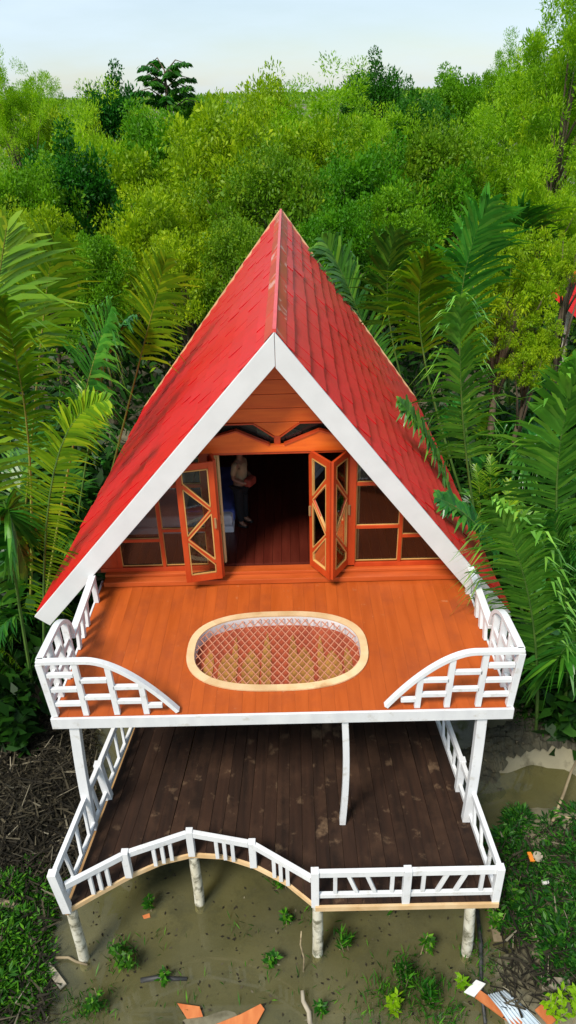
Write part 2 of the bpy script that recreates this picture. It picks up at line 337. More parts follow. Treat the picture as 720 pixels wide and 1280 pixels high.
# ---- gable wall on the plane y = 0
gable = mb()
YW = 0.0
def rx(side, z): return roof_x(side, z, YW)-side*.14
def wallpoly(name, pts, mat, parent=cabin, y0=-.03, th=.06, bevel=.004, **t):
    return mb().prism([(x, y0, z) for x, z in pts], (0, th, 0)).build(name, mat, parent, bevel=bevel, **t)
ztop = roof_x(1, 0, 0)
zs = [2.72+.215*i for i in range(8)]
gab = wallpoly('gable_wall', [(-.30, 2.70), (-.02, 2.47), (.02, 2.47), (.32, 2.70), (rx(1, 2.74), 2.70), (.10, 4.05), (-.10, 4.05), (rx(-1, 2.74), 2.70)], m_gable, y0=.0, th=.03, bevel=0)
for i in range(len(zs)-1):
    z0, z1_ = zs[i]+.003, zs[i+1]-.003
    if z0 > 3.9: break
    z1_ = min(z1_, 3.98)
    wallpoly('plank', [(rx(-1, z0)+.01, z0), (rx(1, z0)-.01, z0), (rx(1, z1_)-.01, z1_), (rx(-1, z1_)+.01, z1_)], m_gable, gab, -.022, .02)
wallpoly('plank', [(-.345, 2.715), (-.035, 2.50), (.03, 2.50), (.335, 2.715)], m_gable, gab, -.022, .02)
wallpoly('plank', [(-.05, 2.36), (.045, 2.36), (.045, 2.496), (-.05, 2.496)], m_frame, gab, -.024, .03)
# dark zigzag transom with trim, lintel with two peaks
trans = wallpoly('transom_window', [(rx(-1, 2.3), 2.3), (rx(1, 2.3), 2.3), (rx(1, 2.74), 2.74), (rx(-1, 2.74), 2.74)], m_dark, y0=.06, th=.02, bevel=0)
for x0, x1 in ((-.30, -.12), (.13, .36)):
    wallpoly('pane', [(x0, 2.36), (x1, 2.36), (x1, 2.56), (x0, 2.64 if x0 < 0 else 2.6)], m_glass, trans, .03, .006, 0)
lint = wallpoly('door_lintel', [(rx(-1, 2.25)+.02, 2.265), (rx(1, 2.25)-.02, 2.265), (rx(1, 2.36), 2.37), (.62, 2.585), (.10, 2.37), (-.12, 2.37), (-.60, 2.60), (rx(-1, 2.36), 2.38)], m_gable, y0=-.075, th=.08)
for a, b in (((rx(-1, 2.38), 2.39), (-.60, 2.612)), ((-.60, 2.612), (-.12, 2.382)), ((.10, 2.382), (.62, 2.597)), ((.62, 2.597), (rx(1, 2.37), 2.385))):
    mb().bar((a[0], -.045, a[1]), (b[0], -.045, b[1]), .09, .022).build('lintel_trim', m_frame, lint)
for a, b in (((rx(-1, 2.73), 2.705), (-.345, 2.705)), ((-.345, 2.705), (-.05, 2.49)), ((.045, 2.49), (.335, 2.705)), ((.335, 2.705), (rx(1, 2.73), 2.705))):
    mb().bar((a[0], -.02, a[1]), (b[0], -.02, b[1]), .05, .02).build('gable_trim', m_frame, gab)
wallpoly('lintel_rail', [(-1.30, 2.225), (1.30, 2.225), (1.30, 2.262), (-1.30, 2.262)], m_frame, lint, -.06, .07)

# windows left and right of the door
def window(side):
    s = side; jx = 1.12
    cols = [1.19, 1.90, 2.62]
    zr = {1: ([.90, 1.67], [.72]), -1: ([.92, 1.71], [.745])}[s]
    fr = mb().bar((s*jx, 0, ZP), (s*jx, 0, 2.225), .13, .10, (0, 1, 0)).build('window_wall', m_frame, cabin, bevel=.005)
    def cl(x, z):                                   # keep under the roof line
        lim = abs(rx(s, z))-.02; return s*min(x, lim)
    def b(a, c, w=.055, name='window_bar'): mb().bar((a[0], 0, a[1]), (c[0], 0, c[1]), w, .075, (0, 1, 0)).build(name, m_frame, fr, bevel=.004)
    zroof = lambda x: min(2.2, [z for z in np.arange(2.8, 0, -.01) if abs(rx(s, z)) >= x][0])
    b((s*1.175, ZP), (s*2.95, ZP), .075, 'window_sill')
    b((s*cols[1], ZP+.04), (s*cols[1], zroof(cols[1])))
    b((s*cols[2], ZP+.04), (s*cols[2], zroof(cols[2])), .07)
    for z in zr[0]: b((s*(cols[0]), z), (cl(cols[1]-.03, z), z))
    for z in zr[1]: b((s*(cols[1]+.03), z), (cl(cols[2]-.035, z), z))
    # rafter trim along the roof line
    b((rx(s, .2), .2), (rx(s, 2.25), 2.25), .09, 'rake_trim')
    # panes
    zz = [ZP+.04]+zr[0]+[2.2]
    def pane(x0, x1, z0, z1):
        xs = abs(rx(s, z1))-.03; pts = [(s*x0, z0), (s*x1, z0)]
        zx = zroof(x1)-.02
        if zx < z1: pts += [(s*x1, max(zx, z0+.02)), (s*max(xs, x0+.02), z1)]
        else: pts += [(s*x1, z1)]
        pts += [(s*x0, z1)]
        p = wallpoly('pane', pts, m_glass, fr, .0, .006, 0)
        bd = mb()
        for i in range(len(pts)):
            q, r = pts[i], pts[(i+1) % len(pts)]
            if (Vector(q)-Vector(r)).length > .03: bd.bar((q[0], -.012, q[1]), (r[0], -.012, r[1]), .014, .016, (0, 1, 0))
        bd.build('glazing_bead', m_bead, fr)
    for i in range(3): pane(cols[0]+.005, cols[1]-.032, zz[i]+.03, zz[i+1]-.03)
    zz = [ZP+.04]+zr[1]+[zroof(cols[1]+.03)]
    for i in range(2): pane(cols[1]+.032, cols[2]-.04, zz[i]+.03, zz[i+1]-.03)
    wallpoly('end_panel', [(s*(cols[2]+.035), ZP+.03), (s*3.15, ZP+.03), (s*abs(rx(s, zroof(cols[2])-.1)), zroof(cols[2])-.1), (s*(cols[2]+.035), zroof(cols[2])-.06)], m_frame, fr, -.02, .04)
    # door jamb
    b((s*1.12, ZP+.03), (s*1.12, 2.2), .10, 'door_jamb')
    # curtain: pleated strip
    cm = mb(); x = 1.0; pts = []
    for i in range(15): pts.append((s*((.90 if s < 0 else 1.0)+.26*i/14), .07+.028*(-1)**i))
    for i in range(14):
        (xa, ya), (xb, yb) = pts[i], pts[i+1]
        k = lambda x_, y_, z: (x_*1.0 if z < 1 else x_, y_, z)
        cm.add([(xa, ya, ZP+.04), (xb, yb, ZP+.04), (xb, yb, 2.2), (xa, ya, 2.2)], [(0, 1, 2, 3)])
    c = cm.build('curtain', m_curtain, None, label='cream curtain hanging beside the %s folding doors' % ('left' if s < 0 else 'right'), cat='curtain')
    so = c.modifiers.new('solid', 'SOLIDIFY'); so.thickness = .006
window(-1); window(1)
# back wall of the room with a small window, floor, side knee walls
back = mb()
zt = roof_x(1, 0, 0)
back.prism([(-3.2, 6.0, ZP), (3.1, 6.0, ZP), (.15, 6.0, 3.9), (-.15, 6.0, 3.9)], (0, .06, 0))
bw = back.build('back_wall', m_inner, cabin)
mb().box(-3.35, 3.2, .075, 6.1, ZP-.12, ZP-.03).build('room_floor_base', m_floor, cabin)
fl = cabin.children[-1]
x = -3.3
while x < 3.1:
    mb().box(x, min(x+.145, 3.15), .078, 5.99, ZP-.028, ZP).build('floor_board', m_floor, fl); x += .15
wf = mb()
for a, b in (((.35, 1.3), (.35, 2.3)), ((.8, 1.3), (.8, 2.3)), ((.35, 1.3), (.8, 1.3)), ((.35, 2.3), (.8, 2.3)), ((.35, 1.8), (.8, 1.8))):
    wf.bar((a[0], 5.97, a[1]), (b[0], 5.97, b[1]), .05, .05, (0, 1, 0))
wf.build('back_window_frame', m_sheet, bw)
mb().box(.37, .78, 5.985, 5.99, 1.32, 2.28).build('pane', m_tin, bw)

# step (plinth) under the facade
st = mb().box(-W2+.06, W2-.06, -.255, -.062, .012, .10).build('front_step', m_step, cabin, bevel=.006)
mb().box(-W2+.06, W2-.06, -.11, .07, .104, ZP-.04).build('sill_beam', m_step, st, bevel=.006)

# folding door leaves
def door_leaf(w, h, flip, name='door_leaf'):
    """frame in local x 0..w, z 0..h; returns list of (name, mesh)."""
    f = MB(); sw, rw, dw, th = .085, .10, .062, .042
    f.box(0, sw, -th/2, th/2, 0, h).box(w-sw, w, -th/2, th/2, 0, h)
    f.box(sw, w-sw, -th/2+.001, th/2-.001, 0, rw+.03).box(sw, w-sw, -th/2+.001, th/2-.001, h-rw, h)
    L, Rr, z0, z1 = sw, w-sw, rw+.03, h-rw; hh = z1-z0
    zz = [z1-.13*hh, z1-.385*hh, z1-.64*hh, z1-.90*hh]
    pts = [(L, zz[0]), (Rr, zz[1]), (L, zz[2]), (Rr, zz[3])]
    if flip: pts = [(L+Rr-x, z) for x, z in pts]
    for i in range(3): f.bar((pts[i][0], .0005*i, pts[i][1]), (pts[i+1][0], .0005*i, pts[i+1][1]), dw, th-.006, (0, 1, 0))
    A = lambda i: pts[i]
    o = dw/2*1.18
    x0, x1 = (L, Rr) if not flip else (Rr, L)
    polys = [[(x0, z1), (x1, z1), (x1, zz[1]+o), (x0, zz[0]+o)],
             [(x0, zz[0]-o), (x1, zz[1]-.0), (x0, zz[2]+o)],
             [(x1, zz[1]-o), (x0, zz[2]), (x1, zz[3]+o)],
             [(x0, zz[2]-o), (x1, zz[3]-o), (x1, z0), (x0, z0)]]
    out = [('frame', f, m_frame)]
    for p in polys:
        cx = sum(a for a, _ in p)/len(p); cz = sum(b for _, b in p)/len(p)
        p = [(a+(cx-a)*.06, b+(cz-b)*.06) for a, b in p]
        g = MB().prism([(a, -.003, b) for a, b in p], (0, .006, 0)); out.append(('pane', g, m_glass))
        bd = MB()
        for i in range(len(p)):
            q, r = p[i], p[(i+1) % len(p)]; bd.bar((q[0], 0, q[1]), (r[0], 0, r[1]), .016, th+.006, (0, 1, 0))
        out.append(('glazing_bead', bd, m_bead))
    out.append(('handle', MB().box(w-.06 if not flip else .03, w-.03 if not flip else .06, -.05, -th/2+.001, .95, 1.12), m_joist))
    return out
def place_leaf(p0, p1, h, flip, label):
    p0, p1 = Vector(p0), Vector(p1); d = p1-p0; w = d.length; a = math.atan2(d.y, d.x)
    parts = door_leaf(w, h, flip); root = None
    for nme, g, mt in parts:
        if root is None:
            root = g.build('door_leaf', mt, cabin, bevel=.004); root.location = (p0.x, p0.y, p0.z+H); root.rotation_euler = (0, 0, a); root['label'] = label
        else: g.build(nme, mt, root)
hd = 2.06
place_leaf((-1.50, -.44, ZP+.01), (-.94, -.33, ZP+.01), hd, False, 'orange glazed door leaf swung out on the left')
place_leaf((-.925, -.30, ZP+.01), (-1.03, .02, ZP+.01), hd, True, 'orange door leaf seen edge-on by the left jamb')
place_leaf((.475, -.01, ZP+.01), (.765, -.46, ZP+.01), hd, True, 'inner leaf of the right folding door')
place_leaf((.79, -.46, ZP+.01), (1.075, -.01, ZP+.01), hd, False, 'outer leaf of the right folding door')

# ---- upper deck with an oval net opening
OC = Vector((-.065, -1.85, 0)); OA, OB = 1.20, .76                 # clear half sizes incl. frame middle
def oval(s, k=0.0, n=56):
    """rounded slot shape; k grows it."""
    out = []
    for i in range(n):
        t = 2*math.pi*i/n; c, q = math.cos(t), math.sin(t)
        e = 2/2.6
        out.append((OC.x+(OA+k)*math.copysign(abs(c)**e, c), OC.y+(OB+k)*math.copysign(abs(q)**e, q)))
    return out
def oval_y(x, k=0.0):
    u = abs(x-OC.x)/(OA+k)
    return None if u >= 1 else (OB+k)*(1-u**2.6)**(1/2.6)
deck = mb()
deck.box(-W2+.05, OC.x-OA-.10, YF+.06, -.06, -.13, -.035).box(OC.x+OA+.10, W2-.05, YF+.06, -.06, -.13, -.035)
deck.box(OC.x-OA-.10, OC.x+OA+.10, YF+.06, OC.y-OB-.10, -.13, -.035).box(OC.x-OA-.10, OC.x+OA+.10, OC.y+OB+.10, -.06, -.13, -.035)
deck_o = deck.build('upper_deck', m_joist, cabin)
nb_ = 34; bw_ = 2*W2/nb_; G = .0007
for i in range(nb_):
    x0, x1 = -W2+i*bw_+G, -W2+(i+1)*bw_-G; dz = R.uniform(-.002, .0)
    xs = [x0+(x1-x0)*j/6 for j in range(7)]
    ys = [oval_y(x) for x in xs]
    y0, y1 = YF+.004, -.258 if False else -.04
    def board(fr, bk):                                      # fr/bk: lists of (x, y) along front and back ends
        poly = [(x, y, -.03+dz) for x, y in fr]+[(x, y, -.03+dz) for x, y in reversed(bk)]
        mb().prism(poly, (0, 0, .03)).build('deck_board', m_deck, deck_o)
    if all(y is None for y in ys): board([(x0, y0), (x1, y0)], [(x0, y1), (x1, y1)])
    else:
        if any(y is None for y in ys): ys = [0 if y is None else y for y in ys]
        board([(x0, y0), (x1, y0)], [(x, OC.y-y-.001) for x, y in zip(xs, ys)])
        board([(x, OC.y+y+.001) for x, y in zip(xs, ys)], [(x0, y1), (x1, y1)])
# white rim boards of the deck
mb().box(-W2-.03, W2+.03, YF-.035, YF, -TF, .012).build('front_rim_board', m_white, deck_o, bevel=.005)
for s in (-1, 1): mb().box(min(s*W2, s*(W2+.03)), max(s*W2, s*(W2+.03)), YF+.002, -.05, -TF, .010).build('side_rim_board', m_white, deck_o, bevel=.005)
for x in np.linspace(-2.4, 2.4, 6): mb().box(x-.04, x+.04, YF+.08 if abs(x) > 1.4 else -.9, 5.9, -.26, -.135).build('joist', m_joist, deck_o)
# oval frame in segments, net, pit, cloth
net = mb(); inner, outer = oval(0, -.05), oval(0, .10)
o1, o2 = oval(0, -.02, 64), oval(0, .088, 64)
ring = None
for k in range(8):
    m = mb()
    for i in range(8):
        a, b = (k*8+i) % 64, (k*8+i+1) % 64
        q = [(*o1[a], .004), (*o1[b], .004), (*o2[b], .004), (*o2[a], .004)]
        m.prism(q, (0, 0, .022))
    o = m.build('oval_frame' if ring is None else 'frame_segment', m_pine, cabin if ring is None else ring)
    ring = ring or o
m = mb()
nn_ = 34
for d in (-1, 1):
    for i in range(-nn_, nn_+1):
        pts = []
        for j in range(81):
            y = -OB+2*OB*j/80; x = i*.118+d*y*.62
            lim = oval_y(OC.x+x, -.03) if abs(x) < OA-.03 else None
            if lim is not None and abs(y) < lim: pts.append((OC.x+x, OC.y+y, -.018+.003*d-.03*(1-(x/OA)**2)*(1-(y/OB)**2)))
        if len(pts) > 2: m.sweep([pts[0], pts[len(pts)//3], pts[2*len(pts)//3], pts[-1]], .013, .006)
m.build('rope_net', m_net, ring)
m = mb(); oo = oval(0, .004, 64); oi_ = oval(0, -.02, 64)
for i in range(64):
    a, b = i, (i+1) % 64
    m.add([(*oi_[a], .003), (*oi_[b], .003), (*oi_[b], -.17), (*oi_[a], -.17)], [(0, 1, 2, 3)])
    m.add([(*oo[a], -.032), (*oo[b], -.032), (*oo[b], -.30), (*oo[a], -.30)], [(3, 2, 1, 0)])
m.build('pit_wall', m_white, ring)
ped = mb().prism([(x, y, -.21) for x, y in oval(0, .0, 64)], (0, 0, .05)).build('woven_sling', m_red, ring)
for i, (dx, hw, k) in enumerate(((-.98, .07, .5), (-.72, .12, .25), (-.62, .05, .8), (-.38, .13, .30), (-.16, .07, .85), (.22, .07, .8), (.38, .13, .35), (.62, .05, .8), (.78, .13, .25), (1.0, .06, .5))):
    xc = OC.x+dx; lim = oval_y(xc, -.10) or .2
    y0, y1 = OC.y-lim, OC.y+lim*k; zt_ = .012+.002*(i % 2)
    pl = [(xc-hw*.9, y0), (xc+hw*.9, y0), (xc+hw, y0+(y1-y0)*.55), (xc+hw*.55, y0+(y1-y0)*.82), (xc, y1), (xc-hw*.55, y0+(y1-y0)*.82), (xc-hw, y0+(y1-y0)*.55)]
    mb().prism([(x, y, -.159) for x, y in pl], (0, 0, zt_)).build('ochre_panel', m_ochre, ped)
# ---- upper railings: curved front corner screens and swept side rails
def upper_rail(s):
    X = s*(W2-.02); y = YF+.05; hr = .90; ln = s*.05
    root = mb().bar((X, y, .004), (X+ln, y, hr-.02), .085, .085, (0, 1, 0)).build('upper_railing', m_white, cabin, bevel=.005, label='%s corner railing with a curved top sweeping down to the deck' % ('left' if s < 0 else 'right'))
    def add(a, b, w, h, nme, up=(0, 0, 1)): mb().bar(a, b, w, h, up).build(nme, m_white, root, bevel=.004)
    # front curve
    span = 1.58
    def top(d):                                    # d from the post along the front
        if d < .55: return hr
        u = (d-.55)/(span-.55); return .04+(hr-.04)*(1-u**1.75)
    pts = [(X+ln*(1-d/span)-s*d, y, top(d)) for d in np.linspace(-.03, span, 26)]
    mb().sweep(pts, .08, .055).build('curved_rail', m_white, root, bevel=.003)
    bal = [.40, .80, 1.18]
    for d in bal: add((X-s*d, y, .004), (X-s*d+ln*.4, y, top(d)-.02), .075, .055, 'baluster', (0, 1, 0))
    bays = [(.04, .37, (.20, .44, .68)), (.43, .77, (.30, .58)), (.83, 1.15, (.22, .46)), (1.21, 1.40, (.14,))]
    for d0, d1, hs_ in bays:
        for h in hs_:
            if h < top(d1)-.03: add((X-s*d0+ln*h*.9, y, h), (X-s*d1+ln*h*.9, y, h), .055, .06, 'slat')
    # side screen: arch near the corner, then a low rail back to the facade
    def stop(d):
        if d < .62: return hr
        if d < 1.12: u = (d-.62)/.50; return .40+(hr-.40)*math.sqrt(max(0, 1-u*u))
        return .40
    pts = [(X+ln*(1-min(1, d/1.2)), y+d, stop(d)) for d in np.linspace(0.02, 1.12, 22)]
    mb().sweep(pts, .09, .055).build('arched_rail', m_white, root, bevel=.003)
    add((X, y+1.08, .40), (X, -.60, .47), .10, .06, 'low_rail')
    add((X, -.62, .004), (X, -.62, .46), .075, .075, 'end_post', (0, 1, 0))
    for d in (.34, .68, 1.0): add((X+ln*.4, y+d, .004), (X+ln*.6, y+d, stop(d)-.02), .095, .05, 'baluster', (0, 1, 0))
    for d0, d1, hs_ in ((.04, .31, (.22, .46, .69)), (.37, .65, (.32, .58)), (.71, .97, (.22, .42))):
        for h in hs_: add((X+ln*h*.8, y+d0, h), (X+ln*h*.8, y+d1, h), .04, .085, 'slat')
    for d in (1.30, 1.56, 1.82): add((X, y+d, .004), (X, y+d+.10, .40), .10, .045, 'baluster', (1, 0, 0))
upper_rail(-1); upper_rail(1)

# ---- posts between decks
for (x0, x1, bow) in ((P(95, 912, y=YF+.05).x, P(118, 1043, y=YF+.05).x, -.02), (P(431, 898, y=YF+.05).x, P(428, 1032, y=YF+.05).x, .035), (P(602, 896, y=YF+.05).x, P(583, 1025, y=YF+.05).x, .015)):
    w = .085 if bow == .035 else .13
    pts = [(x0+(x1-x0)*t+bow*math.sin(math.pi*t), YF+.06, -TF+.01+(Z1+.002+TF-.01)*t) for t in np.linspace(0, 1, 9)]
    mb().sweep(pts, w, .11, (0, 1, 0)).build('deck_post', m_white, cabin, bevel=.006)

# ---- lower deck
YL = -4.238; WL, WR_ = 2.884, 2.731
arc = [(-2.884, -4.25), (-2.55, -4.03), (-2.13, -3.76), (-1.72, -3.56), (-1.31, -3.46), (-.86, -3.50), (-.42, -3.66), (-.01, -3.90), (.35, -4.22), (.36, -4.245), (1.55, -4.25), (2.731, -4.26)]
ax_, ay_ = [a for a, _ in arc], [b for _, b in arc]
fy = lambda x: float(np.interp(x, ax_, ay_))
def wl(y): return -2.884+(y-YL)*.115          # left edge drifts in towards the back
def wr(y): return 2.731-(y-YL)*.075
ld = mb(); YBK = 3.2
ld.prism([(wl(YL+.9)+.15, YL+.95, Z1-.12), (wr(YL+.9)-.15, YL+.95, Z1-.12), (wr(YBK)-.1, YBK, Z1-.12), (wl(YBK)+.1, YBK, Z1-.12)], (0, 0, .075))
lower = ld.build('lower_deck', m_joist, cabin)
n_l = 29
for i in range(n_l):
    def ex(k, y): return wl(y)+(wr(y)-wl(y))*k
    k0, k1 = i/n_l, (i+1)/n_l; dz = R.uniform(-.004, 0); g = R.uniform(.001, .003)
    fr = []
    for j in range(5):
        k = k0+(k1-k0)*j/4; x = ex(k, YL+.3); fr.append((x, fy(x)+.012))
    fr[0] = (fr[0][0]+g, fr[0][1]); fr[-1] = (fr[-1][0]-g, fr[-1][1])
    cut = R.uniform(-1.6, 1.8)
    seg = [[*fr, (ex(k1, cut)-g, cut), (ex(k0, cut)+g, cut)], [(ex(k0, cut)+g, cut+.005), (ex(k1, cut)-g, cut+.005), (ex(k1, YBK)-g, YBK), (ex(k0, YBK)+g, YBK)]]
    for q in seg: mb().prism([(x, y, Z1-.04+dz) for x, y in q], (0, 0, .04)).build('deck_board', m_low, lower, bevel=.002)
# bare wood edge and the beam under it
m = mb()
pts = [(x, y, Z1-.055) for x, y in zip(np.linspace(-2.87, .34, 30), [fy(x) for x in np.linspace(-2.87, .34, 30)])]
m.sweep(pts, .035, .075); m.build('curved_edge_board', m_pine, lower)
mb().box(.37, 2.74, YL-.045, YL-.008, Z1-.10, Z1-.018).build('front_edge_board', m_pine, lower)
for a, b in (((-2.88, YL), (wl(YBK), YBK)), ((2.72, YL), (wr(YBK), YBK))): mb().bar((a[0], a[1], Z1-.09), (b[0], b[1], Z1-.09), .05, .09).build('side_edge_board', m_joist, lower)
mb().box(-.12, .12, -.05, .05, 0, .004) if False else None
# lower railings
def lrail(name, label): 
    return mb(), name, label
def build_rail(pts, hh, lean, label, pattern, bottom, first=True, last=True, pw=.095):
    """pts: floor points of the posts."""
    def tp(p, h): return Vector((p[0]+lean*h/hh, p[1], Z1+h))
    root = None; n = len(pts)
    for i, p in enumerate(pts):
        if (i == 0 and not first) or (i == n-1 and not last): continue
        o = mb().bar((p[0], p[1], Z1-.06 if i in (0, n-1) else Z1-.02), tp(p, hh+.03), pw, pw, (0, 1, 0)).build('lower_railing' if root is None else 'rail_post', m_white, cabin if root is None else root, bevel=.005)
        if root is None: root = o; root['label'] = label
    for i in range(n-1):
        a, b = Vector((*pts[i], 0)), Vector((*pts[i+1], 0)); d = (b-a).normalized(); L = (b-a).length
        a2, b2 = a+d*.05, b-d*.05
        mb().bar(tp(a2, hh-.035), tp(b2, hh-.035), .06, .10).build('top_rail', m_white, root, bevel=.004)
        if bottom: mb().bar(tp(a2, .14), tp(b2, .14), .05, .075).build('bottom_rail', m_white, root, bevel=.004)
        zb = .175 if bottom else .0
        for k0, k1 in pattern[i % len(pattern)]:
            mb().bar(tp(a+d*L*k0, zb), tp(a+d*L*k1, hh-.075), .05, .04, (0, 1, 0) if abs(d.x) > abs(d.y) else (1, 0, 0)).build('baluster', m_white, root, bevel=.003)
hh = .62
arcp = [(-2.86, -4.22), (-2.13, -3.77), (-1.31, -3.47), (-.45, -3.66), (.37, -4.20)]
build_rail(arcp, .46, 0, 'white railing following the concave front edge of the lower deck', [[(.42, .42), (.55, .55), (.68, .68)]]*3+[[(.35, .35), (.46, .46), (.57, .57)]], False, first=False, last=False)
build_rail([(.37, YL+.03), (1.54, YL+.03), (2.70, YL+.03)], .62, 0, 'straight white railing at the front right of the lower deck', [[(.22, .22), (.46, .36), (.66, .56), (.84, .84)], [(.18, .18), (.34, .44), (.54, .64), (.82, .82)]], True, pw=.10)
build_rail([(-2.86, YL+.02), (wl(-2.5)+.02, -2.5), (wl(-.9)+.02, -.9), (wl(.8)+.02, .8)], .70, -.06, 'white side railing along the left edge of the lower deck', [[(.2, .2), (.38, .44), (.56, .62), (.8, .8)]], True, pw=.11)
build_rail([(2.70, YL+.03), (wr(-2.5)-.02, -2.5), (wr(-.9)-.02, -.9), (wr(.8)-.02, .8)], .62, 0, 'white side railing along the right edge of the lower deck', [[(.2, .2), (.38, .44), (.56, .62), (.8, .8)]], True, first=False, pw=.10)

# ---- stilts
def stilt(x, y, top, bot=-.35, r=.085, lean=0.0, name='stilt'):
    m = MB(); n = 9; zt = H+top
    m.tube([(x+lean*(1-t)+.01*math.sin(5*t), y, bot+(zt-bot)*t) for t in np.linspace(0, 1, n)], [r*(1.12-.12*t) for t in np.linspace(0, 1, n)], 12)
    m.build(name, m_stilt, cabin, smooth=True)
for (x, y, ln) in ((2.42, -4.17, .05), (.42, -4.13, -.04), (-1.31, -3.36, -.03), (-2.84, -4.14, -.05)): stilt(x, y, Z1-.058, lean=ln, r=.070)
for y in (-1.6, 1.2, 4.2, 7.8):
    for x in (-2.3, 0, 2.2): stilt(x, y, Z1-.125 if y < 3 else -.27, r=.075)
for x in (-2.3, 0, 2.2):                                     # wall posts under the room
    pass
mb().box(-1.42, -1.24, -3.42, -3.30, Z1-.058, Z1-.02).build('stilt_cap', m_pine, lower)

# ------------------------------------------------------------------ ground and water
def gh(x, y):
    n = .05*math.sin(1.7*x+.6*y)+.04*math.sin(2.9*y-1.3*x+1)+.03*math.sin(5.1*x+4.3*y)+.02*math.sin(9.7*x-7.1*y)
    e = max((-3.35-.10*(y+4.5)-.25*math.sin(y*1.3) - x)/1.2, (x-3.05-.12*(y+4.5)-.2*math.sin(y*1.7))/1.1, (y-6)/2.0)
    base = -.16+min(1, max(0, (e+.3)))*.42
    # mud bump in the pond
    base += .15*math.exp(-(((x+1.0)/.75)**2+((y+5.0)/.30)**2))+.11*math.exp(-(((x-.1)/1.1)**2+((y+6.0)/.5)**2))+.10*math.exp(-(((x-1.7)/.8)**2+((y+4.9)/.5)**2))
    # small pool on the right
    px_, py_ = POOL.x, POOL.y; d = math.hypot((x-px_)/.95, (y-py_)/.60)
    if d < 1.6: base += -.40*math.exp(-d**4*1.2)
    dr = math.hypot((x-px_)/1.1, (y-py_-.2)/.8)
    if y > py_ and dr < 2: base += .07*math.exp(-((dr-1.15)/.25)**2)
    return base+n*(.5 if base < -.05 else 1)
POOL = at(690, 985, z=0)
xs = np.unique(np.concatenate([-np.geomspace(8, 2500, 26)[::-1], np.arange(-8, 8.01, .16), np.geomspace(8, 2500, 26)]))
ys = np.unique(np.concatenate([-np.geomspace(8, 300, 8)[::-1], np.arange(-8, 9.01, .16), np.geomspace(9, 4000, 34)]))
V = [(x, y, gh(x, y) if abs(x) < 12 and -12 < y < 14 else .25) for y in ys for x in xs]
nx = len(xs); F = [(j*nx+i, j*nx+i+1, (j+1)*nx+i+1, (j+1)*nx+i) for j in range(len(ys)-1) for i in range(nx-1)]
me = bpy.data.meshes.new('ground'); me.from_pydata(V, [], F); me.materials.append(m_mud); me.polygons.foreach_set('use_smooth', [True]*len(F))
ob('ground', me, kind='structure', label='wet brown mud bank around the cabin', cat='ground')
m_water, n, l, b = base_mat('murky_water')
b.inputs['Base Color'].default_value = (.085, .080, .032, 1); b.inputs['Roughness'].default_value = .45; b.inputs['Specular IOR Level'].default_value = 0
tcw = n.new('ShaderNodeTexCoord'); nw = n.new('ShaderNodeTexNoise'); nw.inputs['Scale'].default_value = .8; nw.inputs['Detail'].default_value = 5; l.new(tcw.outputs['Object'], nw.inputs['Vector'])
rw_ = ramp(n, [(.35, (.095, .100, .052)), (.65, (.17, .168, .095))]); l.new(nw.outputs[0], rw_.inputs[0]); l.new(rw_.outputs[0], b.inputs['Base Color'])
tr = n.new('ShaderNodeBsdfTransparent'); tr.inputs[0].default_value = (.75, .72, .45, 1); mm = n.new('ShaderNodeMixShader'); mm.inputs[0].default_value = .40; l.new(tr.outputs[0], mm.inputs[1]); l.new(b.outputs[0], mm.inputs[2])
gl = n.new('ShaderNodeBsdfGlossy'); gl.inputs['Roughness'].default_value = .02; fr_ = n.new('ShaderNodeFresnel'); fr_.inputs[0].default_value = 1.36
nb2 = n.new('ShaderNodeTexNoise'); nb2.inputs['Scale'].default_value = 6; bpw = n.new('ShaderNodeBump'); bpw.inputs['Strength'].default_value = .02; l.new(tcw.outputs['Object'], nb2.inputs['Vector']); l.new(nb2.outputs[0], bpw.inputs['Height']); l.new(bpw.outputs[0], gl.inputs['Normal'])
m3 = n.new('ShaderNodeMixShader'); l.new(fr_.outputs[0], m3.inputs[0]); l.new(mm.outputs[0], m3.inputs[1]); l.new(gl.outputs[0], m3.inputs[2]); l.new(m3.outputs[0], n['Material Output'].inputs[0])
MB().add([(-9, -14, 0), (9, -14, 0), (9, 9, 0), (-9, 9, 0)], [(0, 1, 2, 3)]).build('pond_water', m_water, kind='structure', label='shallow murky green-brown pond water under the cabin', cat='water')

